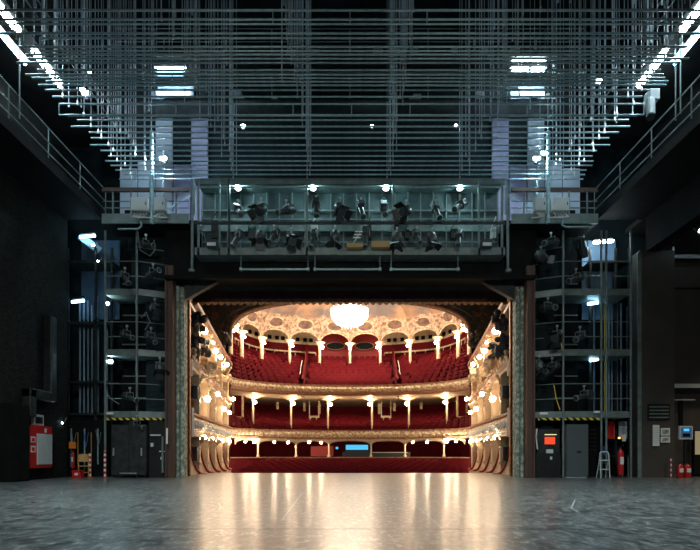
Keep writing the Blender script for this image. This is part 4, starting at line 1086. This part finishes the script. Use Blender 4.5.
# ---- upper columns and lamps
k = 0
for i in range(-5, 6):
    t_ = i/5; x, y = Vc(t_)
    z0 = 8.05
    z1 = 10.75
    col_at('vault_column', x, y, z0, z1, .17 if abs(i) > 2 else .12, f'cream column carrying the vaulted ceiling, {ordn(i+5)} from the left', 'columns of the upper balcony', .5, .5)
    lr = .115
    lampglobe((x+(-.0 if i == 0 else .28*(1 if i < 0 else -1)), y-.35, 10.25), lr, f'glowing globe lamp on the {ordn(i+5)} ceiling column from the left', 'globes on the ceiling columns', arm=(0, .3, 0))
# solid piers joining column base to floor behind seats
# ---- ceiling vault
def zb(t):
    u = abs(t)*5; f = u-math.floor(u)
    if u >= 5: f = 0
    return 10.65+.98*math.sqrt(max(0, 1-(2*f-1)**2))
cv = MB(); rings = []; TT = [-1+2*i/240 for i in range(241)]
def vault(t, v):
    x, y = Vc(t); cxx, cyy = 0, 13
    r = 1-.5*(1-math.cos(v*PI/2)); z0 = zb(t)
    return Vector((cxx+(x-cxx)*r, cyy+(y-cyy)*r, z0+(13.8-z0)*math.sin(v*PI/2)))
for q in range(17): rings.append([vault(t, q/16) for t in TT])
cv.strip(rings)
ce = struct('ceiling_auditorium', cv, M['vault'])
# central field + front extension of ceiling
cf = MB(); rim = [vault(t, 1) for t in TT[::8]]
cf.add(rim+[(rim[-1].x, 5, 13.8), (rim[0].x, 5, 13.8)], [tuple(range(len(rim)+2))]); cf.build('central_field', M['vault'], ce)
# arch ribs
rb = MB()
for i in range(-5, 5):
    pts = [vault((i+.001+.998*j/16)/5, 0.0)+Vector((0, -.03, 0)) for j in range(17)]
    rb.tube(pts, .05)
rb.build('arch_rib', M['giltrelief'], ce)
for i in list(range(-4, 4)):
    t_ = (i+.5)/5; v = .17
    p = vault(t_, v); dx = vault(t_+.02, v)-vault(t_-.02, v); dv = vault(t_, v+.03)-vault(t_, v-.03); dx.normalize(); dv.normalize()
    nrm = dx.cross(dv).normalized()
    if nrm.y > 0 or (nrm.z > 0): nrm = -nrm
    dv = nrm.cross(dx).normalized()
    o = MB(); n = 20; c = p+nrm*.06
    o.add([c+dx*.72*math.cos(2*PI*j/n)+dv*.42*math.sin(2*PI*j/n) for j in range(n)], [tuple(range(n))])
    a = o.build('oval_painting', mat(f'oval painting {i}', (.10,.06,.06), .6, 0, (.26,.15,.11), 2.5), ce)
    o = MB().tube([c+dx*.75*math.cos(2*PI*j/n)+dv*.45*math.sin(2*PI*j/n) for j in range(n+1)], .05); o.build('oval_frame', M['giltrelief'], a)

# ---- auditorium arch (spandrel wall framing the dome)
ar = MB(); n = 48; YA = 12.2
def archpt(a, rx, rz): return (rx*math.cos(a), 6.6+rz*math.sin(a)) 
inn = [(archpt(PI*i/n, 7.55, 3.75)) for i in range(n+1)]
inn = [(x*1.02, 8.0+2.9*abs(math.sin(PI*i/n))**.5) for i, (x, z) in enumerate(inn)]
out_ = [(x*(1.9)*1.0, 15 if abs(x) < 7.3 else 15) for x, z in inn]
v0 = []
for y in (YA, YA+.5):
    v0.append([(x, y, z) for x, z in inn]); v0.append([(x*1.6, y, 15.5 if 3 < i < n-3 else (8.0 if i in (0, n) else 12)) for i, (x, z) in enumerate(inn)])
ar.strip([v0[1], v0[0], v0[2], v0[3]], smooth=False)
struct('wall_auditorium_arch', ar, M['shadeorn'])
rb = MB().tube([Vector((x*1.0, YA-.05, z)) for x, z in inn], .10); rb.build('arch_moulding', M['ledge'], bpy.data.objects['wall_auditorium_arch'])
rb = MB().tube([Vector((x*1.07, YA-.1, 8+(z-8)*1.1)) for x, z in inn], .08); rb.build('arch_moulding', M['shadeorn'], bpy.data.objects['wall_auditorium_arch'])

# ---- side box walls
def sx(Y): return 6.86+(Y-1)*.089
for s, side in ((-1, 'left'), (1, 'right')):
    Ys = [1.3+.4*i for i in range(30)]
    def P3(Y, z): return (s*sx(Y), Y, z)
    outs = [(s*1.0, -.09)]*len(Ys)
    # outer (rear) wall of the boxes
    w = MB(); w.add([(s*8.7, .8, -1.2), (s*9.9, 13.2, -1.2), (s*9.9, 13.2, 15), (s*8.7, .8, 15)], [(0,1,2,3)])
    struct(f'wall_boxes_{side}', w, M['cream'])
    # return wall at end of boxes (deep red, joins balconies)
    # tier 1 gallery of boxes
    t = thing('box_tier', f'lowest {side} box tier with relief parapet tinted for cool stage light, at lower balcony level', 'balcony')
    m_ = MB(); sweep(m_, [(s*sx(Y), Y, 0) for Y in Ys], outs, [(0, 1.80), (-.10, 2.0), (-.10, 2.45), (0, 2.62), (.15, 2.62), (.15, 1.80)]); m_.build('parapet', M['giltrelief'], t)
    m_ = MB(); sweep(m_, [(s*sx(Y), Y, 0) for Y in Ys], outs, [(-.12, 2.62), (-.12, 2.73), (.2, 2.73), (.2, 2.62)]); m_.build('hand_rail', M['ledge'], t)
    m_ = MB(); sweep(m_, [(s*sx(Y), Y, 0) for Y in Ys], outs, [(-.12, 1.72), (-.12, 1.84), (1.6, 1.84), (1.6, 1.72)]); m_.build('floor_slab', M['creamplain'], t)
    m_ = MB()
    for i in range(20):
        Y = 1.6+i*.58; m_.ball((s*(sx(Y)-.12), Y, 2.22), .16, 6, .5, 1, 1.1)
    m_.build('cartouche_relief', M['whitegrey'], t)  # silver grey bosses carry the cool stage light in their colour
    # tier 2 : thin sloping band
    t = thing('box_tier', f'middle {side} box tier with brown moulded parapet sloping towards the balcony', 'balcony')
    def z2(Y): return 5.2-(Y-2.5)*.055
    pts = [(s*sx(Y), Y, z2(Y)) for Y in Ys]
    m_ = MB(); sweep(m_, pts, outs, [(0, -.42), (-.16, -.3), (-.18, -.1), (-.05, 0), (.15, 0), (.15, -.42)]); m_.build('parapet', M['ledge'], t)
    m_ = MB(); sweep(m_, pts, outs, [(-.02, -.55), (-.02, -.42), (1.6, -.42), (1.6, -.55)]); m_.build('floor_slab', M['creamplain'], t)
    m_ = MB()
    for i in range(22):
        Y = 1.5+i*.53; m_.ball((s*(sx(Y)-.17), Y, z2(Y)-.2), .1, 6, .5, 1.3, .9)
    m_.build('relief', M['giltrelief'], t)
    # near box front of middle tier with cool stage light put into its colour
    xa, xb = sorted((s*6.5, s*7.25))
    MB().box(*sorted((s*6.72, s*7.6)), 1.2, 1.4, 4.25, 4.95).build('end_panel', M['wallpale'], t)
    MB().box(*sorted((s*6.72, s*7.6)), 1.15, 1.2, 4.9, 5.0).box(*sorted((s*6.72, s*7.6)), 1.15, 1.2, 4.2, 4.3).build('end_moulding', M['steel'], t)
    # tier 3 : diagonal brown ledge
    t = thing('box_tier', f'highest {side} box tier, a brown ledge slanting from the top corner of the opening', 'balcony')
    def z3(Y): return 7.75-(Y-3)*.082
    pts = [(s*sx(Y), Y, z3(Y)) for Y in Ys]
    m_ = MB(); sweep(m_, pts, outs, [(0, -.36), (-.18, -.22), (-.20, -.06), (-.1, 0), (.15, 0), (.15, -.36)]); m_.build('parapet', M['ledge'], t)
    m_ = MB(); sweep(m_, pts, outs, [(-.02, -.5), (-.02, -.36), (1.6, -.36), (1.6, -.5)]); m_.build('floor_slab', M['creamplain'], t)
    # pilasters / partitions per bay
    bays = [3.6, 5.7, 7.8, 9.9, 12.2]
    for i, Y in enumerate(bays):
        for (z0, z1, lev) in ((-1.0, 1.72, 'stage level'), (2.73, z2(Y)-.5, 'lower'), (z2(Y), z3(Y)-.45, 'upper')):
            if i == 4 and lev == 'upper': pass
            x = s*(sx(Y)+.12)
            t = thing('box_pilaster', f'cream ornamented pilaster between the {side} {lev} boxes, {ordn(i)} from the proscenium', 'pilaster', (x, Y, z0), 0, f'pilasters of the {side} {lev} boxes')
            h = z1-z0
            MB().box(-.13, .13, -.13, .13, 0, h).build('shaft', M['creamplain'] if lev != 'upper' else M['cream'], t)
            MB().box(*sorted((0, s*1.7)), -.05, .05, 0, h).build('partition', M['creamplain'], t)
            c_ = MB()
            # scrolled bracket toward the hall
            for q in range(5):
                a = q/4; c_.ball((-s*(.05+.22*a*a), 0, h-.65+.6*a), .09+.02*a, 8)
            c_.ball((-s*.1, -.05, h*.55), .11, 8)
            c_.build('scroll_bracket', M['cream'], t)
    # stage level curved red box rails + white fronts
    for i in range(5):
        Y0 = 1.6+2.1*i if i else 1.6; Y1 = Y0+2.0
        t = thing('stage_box', f'white stage level box front with curved red cushion, {side} side, {ordn(i)} from the proscenium', 'box', (0, 0, 0), 0, f'{side} stage level box fronts')
        pts = [Vector((s*(sx(Y0+(Y1-Y0)*u)+.02-.35*math.sin(u*PI)*0-.25*u*u), Y0+(Y1-Y0)*u, -.12+1.25*(1-u)**2.2+.1)) for u in [k/12 for k in range(13)]]
        MB().tube(pts, .07, 8).build('cushion', M['redcushion'], t)
        m_ = MB(); m_.strip([pts, [Vector((p.x, p.y, -1)) for p in pts]]); m_.strip([[p+Vector((s*.12, 0, 0)) for p in pts], [Vector((p.x+s*.12, p.y, -1)) for p in pts]]); m_.build('front', M['creamplain'], t)
    MB
    # speakers
    t = thing('loudspeaker', f'black loudspeaker box mounted on the {side} stage box by the proscenium edge', 'speaker', (s*6.95, 2.2, .62))
    MB().box(-.22, .22, -.2, .2, 0, .62).build('cabinet', M['black'], t, bevel=.01); MB().box(-.19, .19, -.215, -.2, .04, .58).build('grille', M['darksteel'], t)
    t = thing('loudspeaker', f'black loudspeaker cluster at middle box level on the {side} side', 'speaker', (s*6.85, 2.0, 3.35))
    MB().box(-.2, .2, -.2, .2, 0, .55).build('cabinet', M['black'], t, bevel=.01); MB().box(-.17, .17, -.215, -.2, .04, .5).build('grille', M['darksteel'], t); MB().bar((0, .0, .55), (s*.4, .0, .95), .05).build('bracket', M['steel'], t)
    # pale pier, blue stage light put into its colour, at near end, tier 1
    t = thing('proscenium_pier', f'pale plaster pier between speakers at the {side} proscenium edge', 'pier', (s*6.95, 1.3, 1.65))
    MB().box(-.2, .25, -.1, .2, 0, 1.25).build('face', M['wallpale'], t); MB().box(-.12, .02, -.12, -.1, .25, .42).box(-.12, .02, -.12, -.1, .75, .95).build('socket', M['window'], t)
    # dark foliage ornaments + gilded sculptures
    random.seed(21+s)
    for (px, py, d, r, mm, lab) in ((196, 345, 22.6, .42, 'shadeorn', 'dark leafy sculpture cluster at the near upper {} box'),
                                    (205, 350, 24.5, .36, 'shadeorn', 'second dark leafy sculpture cluster on the {} upper boxes'),
                                    (226, 340, 31, .42, 'shadeorn', 'dark leafy sculpture hanging where the {} boxes meet the balcony'),
                                    (199, 322, 22.5, .40, 'shadeorn', 'shadowed scroll ornament above the {} upper box lamp'),
                                    (224, 374, 30.5, .45, 'cream', 'gilded figure bracket at the joint of {} boxes and upper balcony'),
                                    (210, 368, 25, .38, 'cream', 'gilded scroll sculpture between upper and middle {} boxes'),
                                    (216, 374, 27.5, .40, 'cream', 'gilded cherub relief under the {} upper lamps'),
                                    (192, 355, 22.3, .25, 'cream', 'small gilded mask by the {} proscenium edge')):
        p = at(px if s < 0 else 700-px, py, d); o = MB()
        for q in range(16):
            v = Vector((random.uniform(-.7, .7), random.uniform(-.5, .5), random.uniform(-1, 1)))*r; o.ball(v, r*random.uniform(.28, .45), 7, 1, 1, random.uniform(.7, 1.5))
        tag(o.build('sculpted_ornament', M[mm], loc=p), lab.format(side), 'ornament')
    # lamps of the boxes
    LL = [(204.5, 331, 24, .19, 'large round globe lamp nearest the proscenium on the {} upper boxes'),
          (215.5, 351, 26.5, .17, 'globe lamp under the {} slanting ledge, second from the proscenium'),
          (220.5, 357, 28, .16, 'globe lamp under the {} slanting ledge, third from the proscenium'),
          (227, 364.5, 30, .15, 'globe lamp under the {} slanting ledge, nearest the balcony'),
          (213.5, 342.5, 25.5, .08, 'small bulb just above the {} row of ledge globes'),
          (207.5, 399, 24.5, .19, 'large globe lamp in the nearest {} middle box'),
          (218, 394, 26.5, .14, 'small lamp at the ceiling of the {} middle boxes'),
          (224, 409, 29, .16, 'globe lamp on the {} middle box pilaster'),
          (229.5, 412.5, 31, .15, 'globe lamp at the far end of the {} middle boxes'),
          (233.5, 399, 32, .14, 'globe lamp where the {} middle boxes meet the lower balcony seats'),
          (204.5, 437.5, 23.8, .14, 'bulb under the {} box tier, first from the proscenium'),
          (212.3, 438.8, 26, .12, 'bulb under the {} box tier, second from the proscenium'),
          (218.6, 440, 28, .12, 'bulb under the {} box tier, third from the proscenium'),
          (223, 440.3, 29.5, .11, 'bulb under the {} box tier, fourth from the proscenium'),
          (229.5, 441, 32, .12, 'bulb under the {} box tier, fifth from the proscenium'),
          (236.8, 329.5, 36, .17, 'large globe lamp beside the {} end of the dome arch'),
          (238.5, 325, 36.5, .07, 'small bulb above the large globe at the {} end of the dome arch')]
    for (px, py, d, r, lab) in LL:
        p = at(px if s < 0 else 700-px, py, d)
        lampglobe(p, r*.8, lab.format(side), f'lamps of the {side} boxes', 'globebig', arm=(s*.3, .05, .12))
    # end wall (red return) from boxes to balcony at stalls/lower level
    w = MB(); w.box(*sorted((s*7.95, s*9.9)), 13.0, 13.15, -1.2, 5.3); struct(f'wall_return_{side}', w, M['red'])

# ---- chandelier
cp = at(349.5, 318, 36.5)
t = thing('crystal_chandelier', 'large glowing crystal chandelier hanging in the middle of the auditorium', 'chandelier', cp)
for k, (R_, z, hh) in enumerate(((1.32, .38, .42), (1.05, .02, .4), (.72, -.22, .35), (.4, -.38, .25))):
    m_ = MB(); nn = int(R_*26)
    for i in range(nn):
        a = 2*PI*i/nn; m_.add([(R_*math.cos(a)+dx*math.cos(a+PI/2), R_*math.sin(a)+dx*math.sin(a+PI/2), z+dz) for dx, dz in ((0, 0), (.045, -.12), (0, -hh), (-.045, -.12))], [(0,1,2,3)])
    m_.build('crystal_tier', M['crystal'], t)
    MB().tube([Vector((R_*math.cos(2*PI*i/24), R_*math.sin(2*PI*i/24), z)) for i in range(25)], .03).build('ring', M['giltrelief'], t)
m_ = MB()
for i in range(20):
    a = 2*PI*i/20; MB().ball((1.28*math.cos(a), 1.28*math.sin(a), .52), .09, 8).build('candle_bulb', M['crystal'], t)
for i in range(14):
    a = 2*PI*i/14; MB().ball((.8*math.cos(a), .8*math.sin(a), .62), .08, 8).build('candle_bulb', M['crystal'], t)

m_ = MB()
for i in range(20):
    a = 2*PI*i/20; m_.tube([Vector((.1*math.cos(a), .1*math.sin(a), .3)), Vector((.8*math.cos(a), .8*math.sin(a), .2)), Vector((1.28*math.cos(a), 1.28*math.sin(a), .42))], .02)
m_.build('arms', M['giltrelief'], t)
MB().cyl((0, 0, -.3), (0, 0, 13.8-cp.z), .04).lathe([(.1, .2), (.3, .5), (.2, .8), (.08, 1.1)], (0,0,0), 12).build('stem', M['giltrelief'], t)

# ================================================================== ADDED, UNSEEN FLOODLIGHTS TO BRIGHTEN THE STAGE
def flood(x, y, z, rx, power, col, size, lab):
    t = thing('fill_floodlight', lab, 'floodlight', (x, y, z))
    MB().box(-size, size, -.25, .25, .02, .2).build('housing', M['darksteel'], t)
    MB().box(-size*.6, -size*.55, -.02, .02, .2, 1.5).box(size*.55, size*.6, -.02, .02, .2, 1.5).build('bracket', M['steel'], t)
    l = bpy.data.lights.new('flood', 'AREA'); l.shape = 'RECTANGLE'; l.size = size*1.9; l.size_y = .5; l.energy = power; l.color = col; l.spread = 1.55
    o = bpy.data.objects.new('lamp_light', l); COL.objects.link(o); o.parent = t; o.location = (0, 0, 0); o.rotation_euler = (rx, 0, 0)
    return t
flood(-6, -13.5, 14, .22, 760, (.74, .93, .97), .8, 'added unseen floodlight over the left rear of the stage')
flood(6, -13.5, 14, .22, 760, (.74, .93, .97), .8, 'added unseen floodlight over the right rear of the stage')
flood(17, -3.5, 8.9, 0, 200, (1, .85, .65), .5, 'added unseen warm floodlight in the right side stage')
flood(-3.5, -17.5, 9.5, 1.12, 260, (.90, .95, .90), .6, 'added unseen tilted floodlight high over the rear stage, nearer the left wall')  # front floods added to brighten the tower fronts
flood(3.5, -17.5, 9.5, 1.12, 260, (.90, .95, .90), .6, 'added unseen tilted floodlight high over the rear stage, nearer the right wall')
# world
w = bpy.data.worlds.new('world'); sc.world = w; w.use_nodes = True
w.node_tree.nodes['Background'].inputs[0].default_value = (.5, .7, .8, 1); w.node_tree.nodes['Background'].inputs[1].default_value = .004

# camera
cam = bpy.data.cameras.new('camera'); co = bpy.data.objects.new('camera', cam); COL.objects.link(co)
co.location = (0, CAMY, EYE); co.rotation_euler = (PI/2, 0, 0)
cam.sensor_fit = 'HORIZONTAL'; cam.sensor_width = 36; cam.lens = 36*F/700; cam.shift_y = 180/700; cam.clip_end = 200
sc.camera = co
vs = sc.view_settings; sc.display_settings.display_device = 'sRGB'
vs.view_transform = 'Standard'; vs.look = 'None'; vs.gamma = 1; vs.use_curve_mapping = False; vs.exposure = 0
sc.cycles.use_denoising = True; sc.cycles.max_bounces = 6; sc.cycles.sample_clamp_indirect = 6
